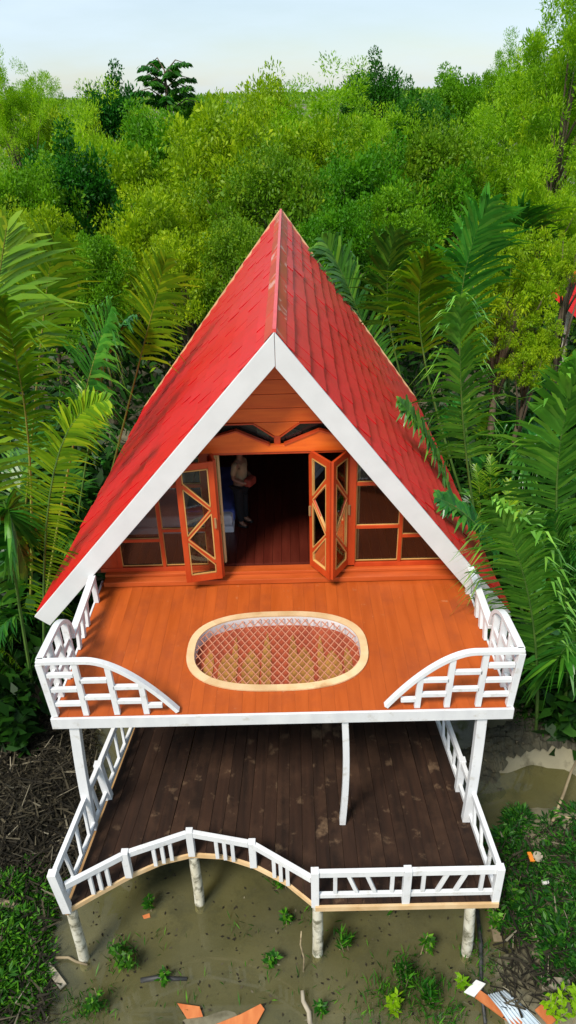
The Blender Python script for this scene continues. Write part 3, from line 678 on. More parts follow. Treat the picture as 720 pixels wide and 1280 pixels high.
# ------------------------------------------------------------------ foliage meshes
def norm(a): return a/np.maximum(np.linalg.norm(a, axis=-1, keepdims=True), 1e-9)
def leaves(rng, pos, axis, size, width, flat=.6):
    """diamond leaves at pos pointing along axis; returns (n,4,3)."""
    n = len(pos); nrm = norm(rng.normal(size=(n, 3))*flat+np.array([0, 0, 1.0])); ax = norm(axis)
    side = norm(np.cross(ax, nrm)); L = (size*rng.uniform(.65, 1.3, n))[:, None]; W = L*width
    mid = pos+ax*L*.45
    return np.stack([pos, mid+side*W/2, pos+ax*L-np.array([0, 0, .12])*L, mid-side*W/2], axis=1)
def crown(name, mat, seed, Rx, Hc, nb, nl, size, width=.45, up=.3, lump=.25, blob=(.16, .30), flat=.7):
    rng = np.random.default_rng(seed)
    d = norm(rng.normal(size=(nb, 3))); d[:, 2] = np.where(d[:, 2] < -.55, -d[:, 2], d[:, 2])
    lumpf = 1+lump*np.sin(3*np.arctan2(d[:, 1], d[:, 0])+seed)*np.cos(2.3*d[:, 2]*2+seed)
    r = (.45+.55*rng.random(nb)**.5)*lumpf*np.where(rng.random(nb) < .18, rng.uniform(1.05, 1.30, nb), 1)
    c = d*r[:, None]*np.array([Rx, Rx, Hc/2]); rb = Rx*rng.uniform(*blob, nb)
    per = nl//nb; k = np.repeat(np.arange(nb), per); n = len(k)
    q = norm(rng.normal(size=(n, 3))); rr = rng.random(n)**.4
    pos = c[k]+q*(rr*rb[k])[:, None]*np.array([1, 1, .8])
    axis = q+rng.normal(size=(n, 3))*.5+np.array([0, 0, up])
    me = quad_mesh(name, leaves(rng, pos, axis, size*rng.uniform(.7, 1.35, nb)[k], width, flat), mat)
    return me, c
CR = {}
def kind(key, *a, **k): CR[key] = crown('crown_'+key, *a, **k)
kind('dark', DK, 1, 3.0, 5.6, 120, 26000, .19, .50, .2)
kind('mid', MD, 2, 3.0, 5.4, 120, 26000, .19, .50, .3)
kind('mid2', MD, 12, 3.0, 6.0, 95, 22000, .20, .45, .3, .4)
kind('yell', YG, 3, 3.0, 5.6, 130, 26000, .19, .45, .4, .35)
kind('yell2', YG, 13, 3.0, 5.0, 105, 22000, .19, .45, .4, .45)
kind('olive', OL, 4, 3.0, 5.6, 130, 26000, .18, .50, .3, .3)
kind('light', LT, 5, 3.0, 5.8, 170, 32000, .17, .30, .9, .45, (.10, .22))
kind('light2', LT, 15, 3.0, 7.0, 170, 32000, .17, .30, .6, .5, (.10, .22))
kind('lacy', SH, 6, 1.8, 3.6, 120, 20000, .12, .36, .1, .5, (.08, .18))
def trunk_mesh(seed, h, c, r0, sx, sz):
    """trunk up to the crown centre at height h with limbs to some clump centres."""
    rr = random.Random(seed); m = MB()
    m.tube([(0.12*math.sin(i*1.7+seed)*i/5, .12*math.cos(i*1.3+seed)*i/5, h*i/5) for i in range(6)], [r0*(1-.11*i) for i in range(6)], 8)
    idx = list(range(len(c))); rr.shuffle(idx)
    for i in idx[:16]:
        e = Vector((c[i][0]*sx, c[i][1]*sx, c[i][2]*sz))*.85; st_ = Vector((0, 0, h*rr.uniform(.5, .95))); e = e+Vector((0, 0, h)); mid = st_.lerp(e, .5)+Vector((0, 0, .2))
        m.tube([st_, mid, e], [r0*.42, r0*.28, r0*.10], 5)
    return m.mesh('trunk', m_bark, True)
def tree(u, vtop, y, hw, key, label, name='tree', vbot=None, squash=None):
    """u, vtop: photo position of the crown's top at depth y; hw: crown half width in photo pixels."""
    top = at(u, vtop, y=y); dist = (Vector(CAMP)-top).length
    half = hw*dist/FPX; me, c = CR[key]; Rx = 1.8 if key == 'lacy' else 3.0
    s = half/Rx; hc = {'dark': 5.6, 'mid': 5.4, 'mid2': 6.0, 'yell': 5.6, 'yell2': 5.0, 'olive': 5.6, 'light': 5.8, 'light2': 7.0, 'lacy': 3.6}[key]
    zs_ = min(1.5, max(.75, (top.z-.5)*.80/(hc*s))) if squash is None else squash
    zc = top.z-hc/2*s*zs_
    t = empty(name, (top.x, y, .2), R.uniform(0, 6.28), label=label, cat='tree')
    ob('crown', me, t, (0, 0, zc-.2), (0, 0, 0), (s, s, s*zs_))
    ob('trunk', trunk_mesh(int(u)+int(vtop), max(.4, zc-.2), c, .15*s**.5, s, s*zs_), t)
    return t
trees = [
 (80, 196, 22, 66, 'dark', 'dense dark green round tree left of the forest middle'),
 (18, 215, 19, 52, 'mid', 'mid green tree at the left edge below the pale tree'),
 (185, 248, 17, 58, 'yell2', 'yellow green bushy tree between the dark round tree and the roof'),
 (112, 305, 14, 42, 'mid2', 'bright green low bushy tree above the left palms'),
 (272, 146, 21, 74, 'yell', 'tall yellow green tree left of the roof peak'),
 (345, 200, 17, 66, 'olive', 'olive green tree directly behind the roof peak'),
 (445, 196, 19, 62, 'mid', 'bright green tree right of the roof peak'),
 (410, 122, 34, 82, 'light', 'pale feathery yellow tree behind the roof peak'),
 (325, 114, 38, 52, 'yell', 'yellow green tree on the skyline above the roof peak'),
 (545, 168, 22, 62, 'olive', 'reddish olive tree in the middle right of the forest'),
 (482, 250, 16, 52, 'mid2', 'green tree above the right palms beside the roof'),
 (615, 172, 24, 62, 'light2', 'light green tree left of the tall bright tree'),
 (728, -4, 20, 66, 'light2', 'tall bright yellow green tree at the upper right edge'),
 (642, 72, 31, 36, 'light', 'pale green tree rising above the skyline at the right'),
 (470, 94, 50, 42, 'dark', 'dark tree on the skyline right of the middle'),
 (140, 114, 46, 46, 'dark', 'dark flat-topped tree on the skyline at the left'),
 (6, 92, 33, 34, 'light', 'pale tree at the upper left edge against the sky'),
 (52, 110, 52, 24, 'light2', 'thin pale tree on the skyline near the left edge'),
 (128, 150, 30, 62, 'light', 'yellowish feathery tree above the dark round tree'),
 (205, 152, 29, 58, 'mid', 'mid green tree below the feathery skyline tree'),
 (58, 150, 36, 48, 'yell2', 'yellow green tree below the thin skyline tree at the left'),
 (250, 134, 46, 46, 'mid2', 'mid green tree on the skyline right of the feathery tree'),
 (575, 96, 42, 36, 'mid', 'green tree on the skyline right of the dark tree'),
 (520, 128, 38, 42, 'dark', 'dark tree below the skyline right of the middle'),
 (300, 285, 13, 48, 'olive', 'low olive tree touching the left of the roof peak'),
 (225, 300, 13.5, 46, 'yell2', 'low yellow green tree left of the roof slope'),
 (420, 262, 14, 48, 'mid', 'low green tree touching the right of the roof peak'),
 (575, 225, 20, 48, 'mid2', 'green tree below the reddish olive tree'),
 (40, 270, 15, 44, 'yell', 'yellow green tree above the left palms at the edge'),
 (690, 215, 18, 52, 'light', 'bright green tree below the tall tree at the right edge'),
 (160, 200, 26, 50, 'yell', 'yellow green tree right of the dark round tree'),
 (385, 165, 27, 60, 'yell2', 'broad yellow green tree in the middle of the forest'),
 (706, 58, 24, 56, 'light', 'full pale green tree in front of the tall tree at the upper right'),
 (490, 170, 29, 46, 'light', 'light feathery tree right of the forest middle'),
]
for i, (u, v, y, hw, k, lab) in enumerate(trees): tree(u, v, y, hw, k, lab)
# bright lacy trees in front of the neighbouring roof
tree(640, 300, 7.6, 58, 'lacy', 'lacy yellow green tree in front of the neighbouring red roof')
tree(668, 400, 6.6, 34, 'lacy', 'low lacy tree at the right edge below the red roof')
tree(722, 300, 7.6, 26, 'lacy', 'lacy tree at the right edge above the red roof')
# the dark feathery tree standing above the skyline: bare stem with drooping leafy branches
top = at(205, 84, y=42); ft = empty('feathery_tree', (top.x, 42, .2), label='dark feathery tree with drooping branches standing above the skyline', cat='tree')
MB().tube([(0, 0, 0), (.1, 0, top.z*.5), (0, 0, top.z-1.2), (0, 0, top.z-.3)], [.22, .16, .10, .04], 7).build('trunk', m_bark, ft)
rng = np.random.default_rng(5)
for i in range(15):
    a = 2.4*i; L = 2.3-.06*i; z0 = top.z-2.6+.16*i
    b0 = Vector((0, 0, z0)); b2 = Vector((math.cos(a)*L, math.sin(a)*L*.8, z0+.45)); b1 = b0.lerp(b2, .5)+Vector((0, 0, .45))
    pos = []; ax = []
    for j in range(170):
        t = rng.uniform(.15, 1.0); p = b0*(1-t)**2+b1*2*t*(1-t)+b2*t*t; pos.append(p[:]); s = rng.choice([-1, 1])
        ax.append((-math.sin(a)*s*.9+math.cos(a)*.3, math.cos(a)*s*.9+math.sin(a)*.3, -.35))
    br = ob('branch', quad_mesh('branch', leaves(rng, np.array(pos)+rng.normal(size=(170, 3))*.05, np.array(ax), .42, .36, .5), DK), ft)
    MB().tube([b0, b1, b2], [.05, .035, .012], 4).build('branch_wood', m_bark, br)

# distant forest: one mass from behind the trees to the horizon
rng = np.random.default_rng(21); n = 70000
t = rng.random(n); y = 30*(1400/30)**(t**1.35); x = rng.uniform(-.62, .62, n)*(y+14)
hcan = 6.3+1.1*np.sin(x*.35+.4*np.sin(y*.2))*np.sin(y*.27+1.3)+.8*np.sin(x*.9+y*.6)-.1*np.minimum(y/120, 3)
dep = rng.random(n)**2*3.0; size = .24+y*.0042
pos = np.stack([x, y, hcan-dep], 1); ax = rng.normal(size=(n, 3))*.8+np.array([0, -.1, .7])
ob('distant_forest', quad_mesh('distant_forest', leaves(rng, pos, ax, 1.0, .55, .8)*0+leaves(np.random.default_rng(3), pos, ax, 1.0, .5, .8), FARM), kind='stuff', label='far green forest canopy reaching to the horizon', cat='forest')
me = bpy.data.objects['distant_forest'].data
co = np.empty(n*12, np.float32); me.vertices.foreach_get('co', co); co = co.reshape(n, 4, 3); c0 = co[:, :1].copy(); co = c0+(co-c0)*size[:, None, None]; me.vertices.foreach_set('co', co.reshape(-1)); me.update()
rng = np.random.default_rng(23); n = 60000
y = 13+rng.random(n)**.9*36; x = rng.uniform(-.60, .60, n)*(y+13)
hc_ = 4.6+np.minimum(1.4, (y-13)*.07)+.9*np.sin(x*.7+.5*np.sin(y*.4))*np.sin(y*.55+1.3)+.5*np.sin(x*1.9+y*1.3)
pos = np.stack([x, y, hc_-rng.random(n)**1.6*2.6], 1); ax = rng.normal(size=(n, 3))*.8+np.array([0, -.1, .6])
ob('forest_canopy', quad_mesh('forest_canopy', leaves(rng, pos, ax, .22, .45, .8), FILL), kind='stuff', label='continuous green canopy filling the forest between the taller trees', cat='forest')
# undergrowth mass between the trunks, shade painted into its leaf colour
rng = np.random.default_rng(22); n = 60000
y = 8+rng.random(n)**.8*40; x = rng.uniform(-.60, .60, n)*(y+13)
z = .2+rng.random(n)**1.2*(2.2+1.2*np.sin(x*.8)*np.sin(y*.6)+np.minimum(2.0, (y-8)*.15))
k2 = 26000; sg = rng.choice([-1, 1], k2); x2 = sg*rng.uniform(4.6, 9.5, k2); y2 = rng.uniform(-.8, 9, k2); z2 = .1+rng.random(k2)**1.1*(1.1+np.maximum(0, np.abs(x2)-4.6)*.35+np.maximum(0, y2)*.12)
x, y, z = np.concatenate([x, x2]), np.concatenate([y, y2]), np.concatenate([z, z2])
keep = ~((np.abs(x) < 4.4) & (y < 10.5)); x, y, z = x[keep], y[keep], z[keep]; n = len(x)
ob('undergrowth', quad_mesh('undergrowth', leaves(rng, np.stack([x, y, z], 1), rng.normal(size=(n, 3))+np.array([0, -.2, .6]), .42, .4), UND_SHADE), kind='stuff', label='undergrowth with shade put into its colour filling the gaps between trees and palms', cat='undergrowth')

# ------------------------------------------------------------------ nipa palms
def frond_mesh(pts, side0, leaf=1.05, npair=70, width=.046, droop=.35, fold=.25, mat=PALM, rmat=RACH, r0=.034, start=.16, seed=0, ang=.55, splay=1.0, face=None):
    """frond along bezier pts (3 or 4 points), leaflets on both sides."""
    rr = np.random.default_rng(seed); Pp = [np.array(p, float) for p in pts]
    def bez(t):
        q = Pp[:]
        while len(q) > 1: q = [a*(1-t)+b*t for a, b in zip(q[:-1], q[1:])]
        return q[0]
    L = sum(np.linalg.norm(bez((i+1)/20)-bez(i/20)) for i in range(20))
    m = MB(); ts = np.linspace(0, 1, 14)
    m.tube([Vector(bez(t)) for t in ts], [r0*(1-.86*t) for t in ts], 6)
    s0 = norm(np.array(side0, float)); V = []; tw = rr.uniform(-.55, .55); wob = rr.uniform(0, 6.28); torn = rr.uniform(.15, .9, 3)
    for i in range(npair):
        t = start+(1-start)*(i+.5)/npair
        p = bez(t); tg = norm(bez(min(1, t+.01))-bez(max(0, t-.01)))
        sd = norm(np.cross(tg, np.array(face, float)) if face else s0-tg*np.dot(s0, tg)); nr = norm(np.cross(sd, tg)); th_ = tw*(t-.4)+.12*math.sin(7*t+wob); sd = norm(sd*math.cos(th_)+nr*math.sin(th_)); nr = norm(np.cross(sd, tg))
        if face: nr = nr*(-1 if np.dot(nr, face) > 0 else 1)
        elif nr[2] < 0: nr = -nr
        k = (t-start)/(1-start); ll = leaf*(.45+.55*math.sin(math.pi*min(1, .18+.80*k)))*(1-.45*max(0, k-.8)/.2)
        for s in (-1, 1):
            if rr.random() < .05 or (s > 0 and min(abs(t-torn)) < .012): continue
            a = ang+.55*k+rr.normal()*.10+.10*math.sin(11*t+wob*s)
            d = norm(sd*s*math.cos(a)*splay+tg*math.sin(a)+nr*(fold+rr.normal()*.07)); l_ = ll*rr.uniform(.72, 1.12); w = width*rr.uniform(.8, 1.15)
            wv = norm(np.cross(d, nr)+nr*s*.35)
            q0 = p; dr = np.array([0, 0, -1.0]); g = droop*rr.uniform(.6, 1.4)
            jit = rr.normal(size=3)*.05*l_; c1 = p+d*l_*.35+dr*g*l_*.04; c2 = p+d*l_*.70+dr*g*l_*.24+jit*.4; c3 = p+d*l_*.97+dr*g*l_*.62+jit*1.5
            V.append([q0-wv*w*.35, q0+wv*w*.35, c1+wv*w*.55, c1-wv*w*.55]); V.append([c1-wv*w*.55, c1+wv*w*.55, c2+wv*w*.42, c2-wv*w*.42]); V.append([c2-wv*w*.42, c2+wv*w*.42, c3+wv*w*.04, c3-wv*w*.04])
    V = np.array(V)
    nv = len(m.v); me = bpy.data.meshes.new('frond')
    vv = [tuple(p) for p in m.v]; ff = list(m.f)
    for q in range(0, len(V), 3):                       # share verts inside each leaflet so it is one island
        b = len(vv); vv += [tuple(V[q][0]), tuple(V[q][1]), tuple(V[q][2]), tuple(V[q][3]), tuple(V[q+1][2]), tuple(V[q+1][3]), tuple(V[q+2][2]), tuple(V[q+2][3])]
        ff += [(b, b+1, b+2, b+3), (b+3, b+2, b+4, b+5), (b+5, b+4, b+6, b+7)]
    me.from_pydata(vv, [], ff); me.materials.append(mat); me.materials.append(rmat)
    idx = np.zeros(len(ff), np.int32); idx[:len(m.f)] = 1; me.polygons.foreach_set('material_index', idx); me.update(); return me
GEN = []
for i in range(7):
    L = 4.1+.28*i; lean = .85+.20*i
    pts = [(0, 0, 0), (.12*L*lean, 0, .55*L), (.30*L*lean, 0, .98*L-.08*L*lean), (.62*L*lean, 0, L*(1.0-.30*lean))]
    GEN.append(frond_mesh(pts, (0, 1, 0), 1.15+.05*i, 64, .082, .60, .20, PALM, RACH, seed=i, start=.20))
GENY = [frond_mesh([(0, 0, 0), (.3, 0, 2.6), (.9, 0, 4.6), (2.0, 0, 5.3)], (0, 1, 0), 1.05, 70, .050, .6, .2, PALMY, RACHO, seed=40)]
DEAD = leaf_mat('dead_frond', [(0, (.06, .035, .012)), (.6, (.14, .085, .03)), (1, (.26, .18, .07))], .15, .7, .01)
GENB = [frond_mesh([(0, 0, 0), (.5, 0, 2.2), (1.5, 0, 3.0-.5*k), (2.4, 0, .9)], (0, 1, 0), .8, 46, .045, 1.2, .1, DEAD, RACHO, seed=50+k) for k in range(2)]
def palm(x, y, label, nf=9, sc=1.0, seed=0, hero=(), lo=0, hi=7, az=None):
    rr = random.Random(seed); z = .12
    if az is None: az = (75, 285) if x < 0 else (-105, 105)
    p = empty('nipa_palm', (x, y, z), label=label, cat='palm', group='nipa palms around the cabin')
    MB().tube([(0, 0, -.3), (0, 0, .25), (.02, 0, .6)], [.22, .24, .12], 9).build('stump', m_bark, p)
    for i in range(nf+3):
        a = math.radians(rr.uniform(*az)); g = rr.randrange(lo, hi)
        q_ = rr.random(); me = GENY[0] if q_ < .10 else (GENB[i % 2] if q_ > .90 else GEN[g])
        s = sc*rr.uniform(.45, 1.10)
        ob('frond', me, p, (rr.uniform(-.15, .15), rr.uniform(-.15, .15), 0), (rr.uniform(-.06, .06), rr.uniform(-.06, .06), a), (s, s, s))
    for k, h in enumerate(hero):
        pts = [q-Vector((x, y, z)) for q in h['pts']]
        me = frond_mesh(pts, h.get('side', (1, 0, 0)), h.get('leaf', 1.1)*1.25, int(h.get('n', 52)*1.45), h.get('w', .062)*1.25, h.get('droop', .35), h.get('fold', .2), h.get('mat', PALM), h.get('rmat', RACH), seed=seed*7+k, start=max(.2, h.get('start', .2)-.08), ang=h.get('ang', .55), splay=h.get('splay', 1), face=h.get('face'))
        ob('frond', me, p)
    return p
def A(u, v, y): return at(u, v, y=y)
def G(x, y): return Vector((x, y, .1))
# left cluster
palm(-4.9, .6, 'nipa palm with the broad olive arching frond by the left eave', 2, .7, 1, lo=2, az=(175, 205), hero=[
    dict(pts=[G(-4.7, .5), A(52, 690, .3), A(46, 510, .1), A(134, 500, .0)], face=(0, .9, -.4), mat=PALMY, leaf=.55, droop=.45, fold=.15, n=74, start=.30, ang=.30, w=.05),
    dict(pts=[G(-4.9, .6), A(-10, 560, .0), A(0, 600, -.1), A(34, 715, .1)], side=(.3, 1, 0), leaf=.6, droop=.8, n=50)])
palm(-5.5, 2.4, 'nipa palm with orange ribbed upright frond left of the roof', 4, .75, 2, lo=0, hi=3, az=(120, 230), hero=[
    dict(pts=[G(-5.4, 2.4), A(85, 560, 2.4), A(108, 470, 2.5), A(140, 384, 2.0)], mat=PALMB, rmat=RACHO, face=(.2, .9, -.4), leaf=.95, droop=.9, start=.58, n=44),
    dict(pts=[G(-5.6, 2.4), A(50, 520, 2.5), A(24, 470, 2.0), A(2, 372, 1.4)], mat=PALMY, rmat=RACHO, face=(-.2, .9, -.4), leaf=1.0, droop=.6, start=.48, n=46)])
palm(-5.2, 5.2, 'nipa palm with tall fan fronds behind the left eave', 6, .85, 3, hi=5, hero=[
    dict(pts=[G(-5.0, 5.4), A(165, 480, 5.4), A(186, 410, 5.4), A(208, 322, 4.9)], mat=PALMY, rmat=RACHO, face=(.1, .9, -.3), leaf=1.0, droop=.45, start=.64, n=36),
    dict(pts=[G(-5.4, 5.2), A(120, 480, 5.2), A(130, 420, 5.0), A(168, 396, 4.8)], side=(.3, 1, .2), leaf=.8, droop=.8, start=.35)])
palm(-6.6, 4.6, 'nipa palm with bright fan frond at the far left', 7, .95, 4, hi=5, hero=[
    dict(pts=[G(-6.5, 4.6), A(48, 440, 4.6), A(56, 370, 4.6), A(68, 298, 4.2)], mat=PALMY, rmat=RACHO, face=(0, .9, -.3), leaf=1.2, droop=.4, start=.60, n=40)])
palm(-6.4, -.2, 'nipa palm at the left edge with long drooping fronds', 5, .72, 5, lo=2, az=(90, 250))
palm(-7.4, 2.6, 'nipa palm half cut by the left edge of the picture', 9, 1.0, 6, hero=[dict(pts=[G(-7.2, 2.6), A(-20, 480, 2.6), A(-10, 400, 2.4), A(8, 285, 2.0)], mat=PALMY, rmat=RACHO, side=(1, .2, -.2), leaf=1.3, start=.3)])
palm(-7.2, 7.0, 'nipa palm in the back row of the left cluster', 11, .9, 7)
palm(-6.0, 3.6, 'nipa palm in the thick of the left cluster', 11, .8, 27)
palm(-8.2, 5.0, 'nipa palm behind the bright fan frond at the far left', 10, .9, 28)
palm(-5.9, 1.2, 'nipa palm with low dark fronds in the left cluster', 9, .62, 29, lo=2, az=(90, 270))
palm(-5.4, 8.2, 'nipa palm behind the left roof slope', 8, .72, 8, hi=5)
palm(-5.15, 3.9, 'nipa palm squeezed against the middle of the left roof slope', 6, .52, 41, hi=4, az=(90, 150))
palm(-5.0, 6.6, 'nipa palm squeezed against the rear of the left roof slope', 8, .56, 42, hi=4, az=(90, 160))
palm(-4.9, 2.0, 'small nipa palm beside the front of the left roof slope', 6, .5, 43, hi=4, az=(220, 275))
palm(-6.9, .9, 'nipa palm filling the left edge behind the drooping fronds', 9, .8, 44, lo=1)
# right cluster
palm(5.05, .6, 'nipa palm with the big dark frond hanging over the right corner railing', 3, .8, 11, lo=2, az=(-60, 60), hero=[
    dict(pts=[G(4.5, -.5), A(676, 850, -.8), A(674, 715, -1.1), A(616, 630, -1.3)], face=(.15, .9, -.4), mat=PALMB, leaf=1.05, w=.066, droop=.85, fold=.12, n=74, start=.40, ang=.55),
    dict(pts=[G(5.0, -.3), A(716, 860, -.3), A(712, 740, -.4), A(690, 640, -.6)], face=(-.2, .9, -.4), leaf=.95, w=.062, droop=.6, fold=.15, n=60, start=.35),
    dict(pts=[G(5.1, .6), A(640, 700, .8), A(600, 640, .6), A(545, 622, .2)], side=(.2, 1, 0), leaf=.45, droop=.6, start=.55, n=40)])
palm(6.0, 1.2, 'nipa palm with wide green frond at the right edge', 5, .85, 12, lo=1, az=(-70, 70), hero=[
    dict(pts=[G(5.8, 1.2), A(684, 640, 1.2), A(690, 560, 1.2), A(724, 455, .8)], face=(.1, .9, -.3), mat=PALMB, leaf=1.35, w=.07, droop=.45, start=.42, n=56),
    dict(pts=[G(5.9, .6), A(720, 800, .0), A(735, 760, -.6), A(672, 862, -1.2)], side=(.4, 1, 0), leaf=.8, droop=.6)])
palm(4.75, 3.4, 'nipa palm with upright feathered frond right of the roof', 5, .72, 13, hi=5, az=(-60, 90), hero=[
    dict(pts=[G(4.7, 3.4), A(572, 560, 3.4), A(574, 470, 3.4), A(576, 372, 3.2)], face=(.1, .9, -.3), mat=PALMB, leaf=1.05, droop=.95, start=.48, n=48),
    dict(pts=[G(4.6, 3.2), A(560, 600, 3.0), A(540, 540, 2.6), A(498, 500, 2.2)], side=(.2, 1, .1), leaf=.5, droop=.8, start=.5, n=40)])
palm(5.3, 6.4, 'nipa palm with tall pale fronds behind the right eave', 6, .80, 14, hi=5, hero=[
    dict(pts=[G(5.2, 6.6), A(560, 420, 6.6), A(566, 350, 6.6), A(612, 250, 6.2)], face=(0, .9, -.3), mat=PALMB, leaf=1.2, droop=.45, start=.58, n=44),
    dict(pts=[G(5.0, 6.2), A(520, 450, 6.2), A(510, 380, 6.2), A(536, 318, 5.8)], face=(0, .9, -.3), leaf=1.0, droop=.55, start=.58, n=40, mat=PALMY)])
palm(4.7, 8.8, 'nipa palm whose fronds lean towards the right roof slope', 8, .72, 15, hi=5, hero=[
    dict(pts=[G(4.6, 9.0), A(470, 420, 9), A(478, 350, 9), A(494, 290, 8.8)], face=(0, .9, -.3), leaf=1.1, droop=.5, start=.58, n=42),
    dict(pts=[G(4.4, 9.0), A(452, 420, 9), A(440, 350, 9), A(404, 300, 8.8)], side=(.6, .7, .2), leaf=1.1, droop=.6, start=.4)])
palm(6.6, 9.2, 'nipa palm in the back row of the right cluster', 8, .88, 16, hi=5, hero=[
    dict(pts=[G(6.8, 9.4), A(630, 380, 9.4), A(632, 310, 9.4), A(660, 262, 9.0)], face=(0, .9, -.3), leaf=1.25, droop=.45, start=.58, n=42)])
palm(7.3, 4.4, 'nipa palm under the lacy tree at the right edge', 7, .7, 17, lo=1)
palm(6.9, -.6, 'nipa palm at the right edge below the wide green frond', 7, .62, 18, lo=3)
palm(4.75, 5.0, 'nipa palm squeezed against the middle of the right roof slope', 7, .62, 45, hi=4, az=(50, 110))
palm(4.9, 1.9, 'small nipa palm beside the front of the right roof slope', 7, .5, 46, hi=4, az=(-60, 80))
palm(5.9, -.4, 'nipa palm at the foot of the big frond by the right corner', 8, .55, 47, lo=1)
palm(5.6, 8.6, 'nipa palm between the back row and the right roof slope', 10, .75, 48, hi=5)
palm(6.4, 2.6, 'nipa palm in the thick of the right cluster', 10, .75, 37, lo=1)
palm(6.1, 7.4, 'nipa palm behind the upright feathered frond', 11, .80, 38)
palm(5.6, 2.0, 'nipa palm with low dark fronds beside the right eave', 8, .55, 39, lo=2, az=(-80, 80))
palm(5.7, 4.9, 'nipa palm between the feathered frond and the lacy tree', 7, .75, 19, hi=5)

# ------------------------------------------------------------------ neighbouring red-roofed cabin behind the lacy trees
eR, eF = A(690, 356, 13.0), A(746, 436, 8.5); org = Vector((eF.x, eF.y, .2))
nbr = empty('red_roofed_cabin', org, label='neighbouring red shingled roof half hidden by lacy foliage at the right edge', cat='cabin')
eR, eF = eR-org, eF-org; eR.z = eF.z = (eR.z+eF.z)/2
ydir = (eR-eF).normalized(); xdir = ydir.cross(Vector((0, 0, 1))).normalized(); LN = (eR-eF).length
HW, RISE = 2.3, 2.7; mid = eF+xdir*HW
for s in (-1, 1):
    lo = mid+xdir*HW*s; hi = mid+Vector((0, 0, RISE)); dv = (lo-hi).normalized(); n_ = ydir.cross(dv).normalized(); n_ = n_ if n_.z > 0 else -n_
    rs = MB().prism([hi, lo, lo+ydir*LN, hi+ydir*LN], -n_*.08).build('roof_slope', m_roof, nbr)
    SL = (lo-hi).length
    for r in range(9):
        for k in range(9):
            if s > 0: continue
            o = hi+dv*SL*(r+.5)/9+ydir*(LN*(k+.5+(.25 if r % 2 else -.05))/9.4)+n_*.02
            e = (dv*math.cos(.08)+n_*math.sin(.08)); nn2 = e.cross(ydir).normalized(); W_, L_ = LN/9.4-.01, SL/9*1.06
            piece(sh_me, rs, 'shingle', Matrix(((ydir.x*W_, e.x*L_, nn2.x, o.x), (ydir.y*W_, e.y*L_, nn2.y, o.y), (ydir.z*W_, e.z*L_, nn2.z, o.z), (0, 0, 0, 1))))
    MB().bar(hi-ydir*.03, lo-ydir*.03, .05, .22, n_).build('fascia_board', m_fascia, nbr)
MB().prism([mid-xdir*2.0+ydir*.4-Vector((0, 0, .1)), mid+xdir*2.0+ydir*.4-Vector((0, 0, .1)), mid+ydir*.4+Vector((0, 0, RISE-.2))], ydir*.06).build('gable_wall', m_gable, nbr)
MB().prism([mid-xdir*2.1, mid+xdir*2.1, mid+xdir*2.1+ydir*LN, mid-xdir*2.1+ydir*LN], (0, 0, -.15)).build('floor', m_joist, nbr)
for a_ in (-1.8, 1.8):
    for b_ in (.5, LN-.5):
        q = mid+xdir*a_+ydir*b_; MB().tube([(q.x, q.y, -.5), (q.x, q.y, q.z-.15)], [.1, .1], 8).build('stilt', m_stilt, nbr)

# ------------------------------------------------------------------ bed and person inside
bed = empty('bed', (-1.84, 2.0, H+ZP), label='low bed with blue spread and white sheet inside the cabin', cat='bed')
MB().box(-1.0, 1.0, -.95, .95, .0, .12).build('bed_base', m_sheet, bed, bevel=.02)
MB().box(-.99, .99, -.94, .94, .125, .34).build('mattress', m_sheet, bed, bevel=.05)
MB().box(.15, 1.02, -.80, .97, .13, .365).build('bedspread', m_blue, bed, bevel=.05)
MB().box(-.9, -.2, .45, .85, .345, .46).build('pillow', m_sheet, bed, bevel=.06)
def skin(name, verts, edges, mat, parent, sub=2, root=0):
    me = bpy.data.meshes.new(name); me.from_pydata([v[:3] for v in verts], edges, []); me.materials.append(mat)
    o = link(bpy.data.objects.new(name, me), parent)
    o.modifiers.new('skin', 'SKIN'); sv = me.skin_vertices[0].data
    for i, v in enumerate(verts): sv[i].radius = (v[3], v[4] if len(v) > 4 else v[3]); sv[i].use_root = (i == root)
    s = o.modifiers.new('sub', 'SUBSURF'); s.levels = s.render_levels = sub
    me.polygons.foreach_set('use_smooth', [True]*len(me.polygons)); return o
per = empty('person', (-.70, 1.34, H+ZP), -.5, label='person in beige shirt and dark trousers standing by the bed inside the doorway', cat='person')
LEGS = [(0, .085, .44, .062), (.01, .09, .08, .042), (.13, .10, .035, .032), (0, -.085, .44, .062), (.03, -.09, .08, .042), (.15, -.10, .035, .032)]
V_ = [(0, 0, .82, .11, .14), (.01, 0, .98, .09, .12), (.01, 0, 1.14, .10, .15), (0, 0, 1.25, .06, .10), (.01, 0, 1.31, .042), (.025, 0, 1.37, .068, .062), (.03, 0, 1.46, .068, .062),
      (0, .16, 1.21, .045), (-.01, .20, .99, .037), (.15, .14, .93, .030), (.22, .08, .93, .024), (0, -.16, 1.21, .045), (-.01, -.20, .99, .037), (.15, -.14, .92, .030), (.22, -.08, .92, .024),
      (0, .08, .76, .08)]+LEGS[:3]+[(0, -.08, .76, .08)]+LEGS[3:]
E_ = [(0, 1), (1, 2), (2, 3), (3, 4), (4, 5), (5, 6), (3, 7), (7, 8), (8, 9), (9, 10), (3, 11), (11, 12), (12, 13), (13, 14), (0, 15), (15, 16), (16, 17), (17, 18), (0, 19), (19, 20), (20, 21), (21, 22)]
skin('body', V_, E_, m_skin, per)
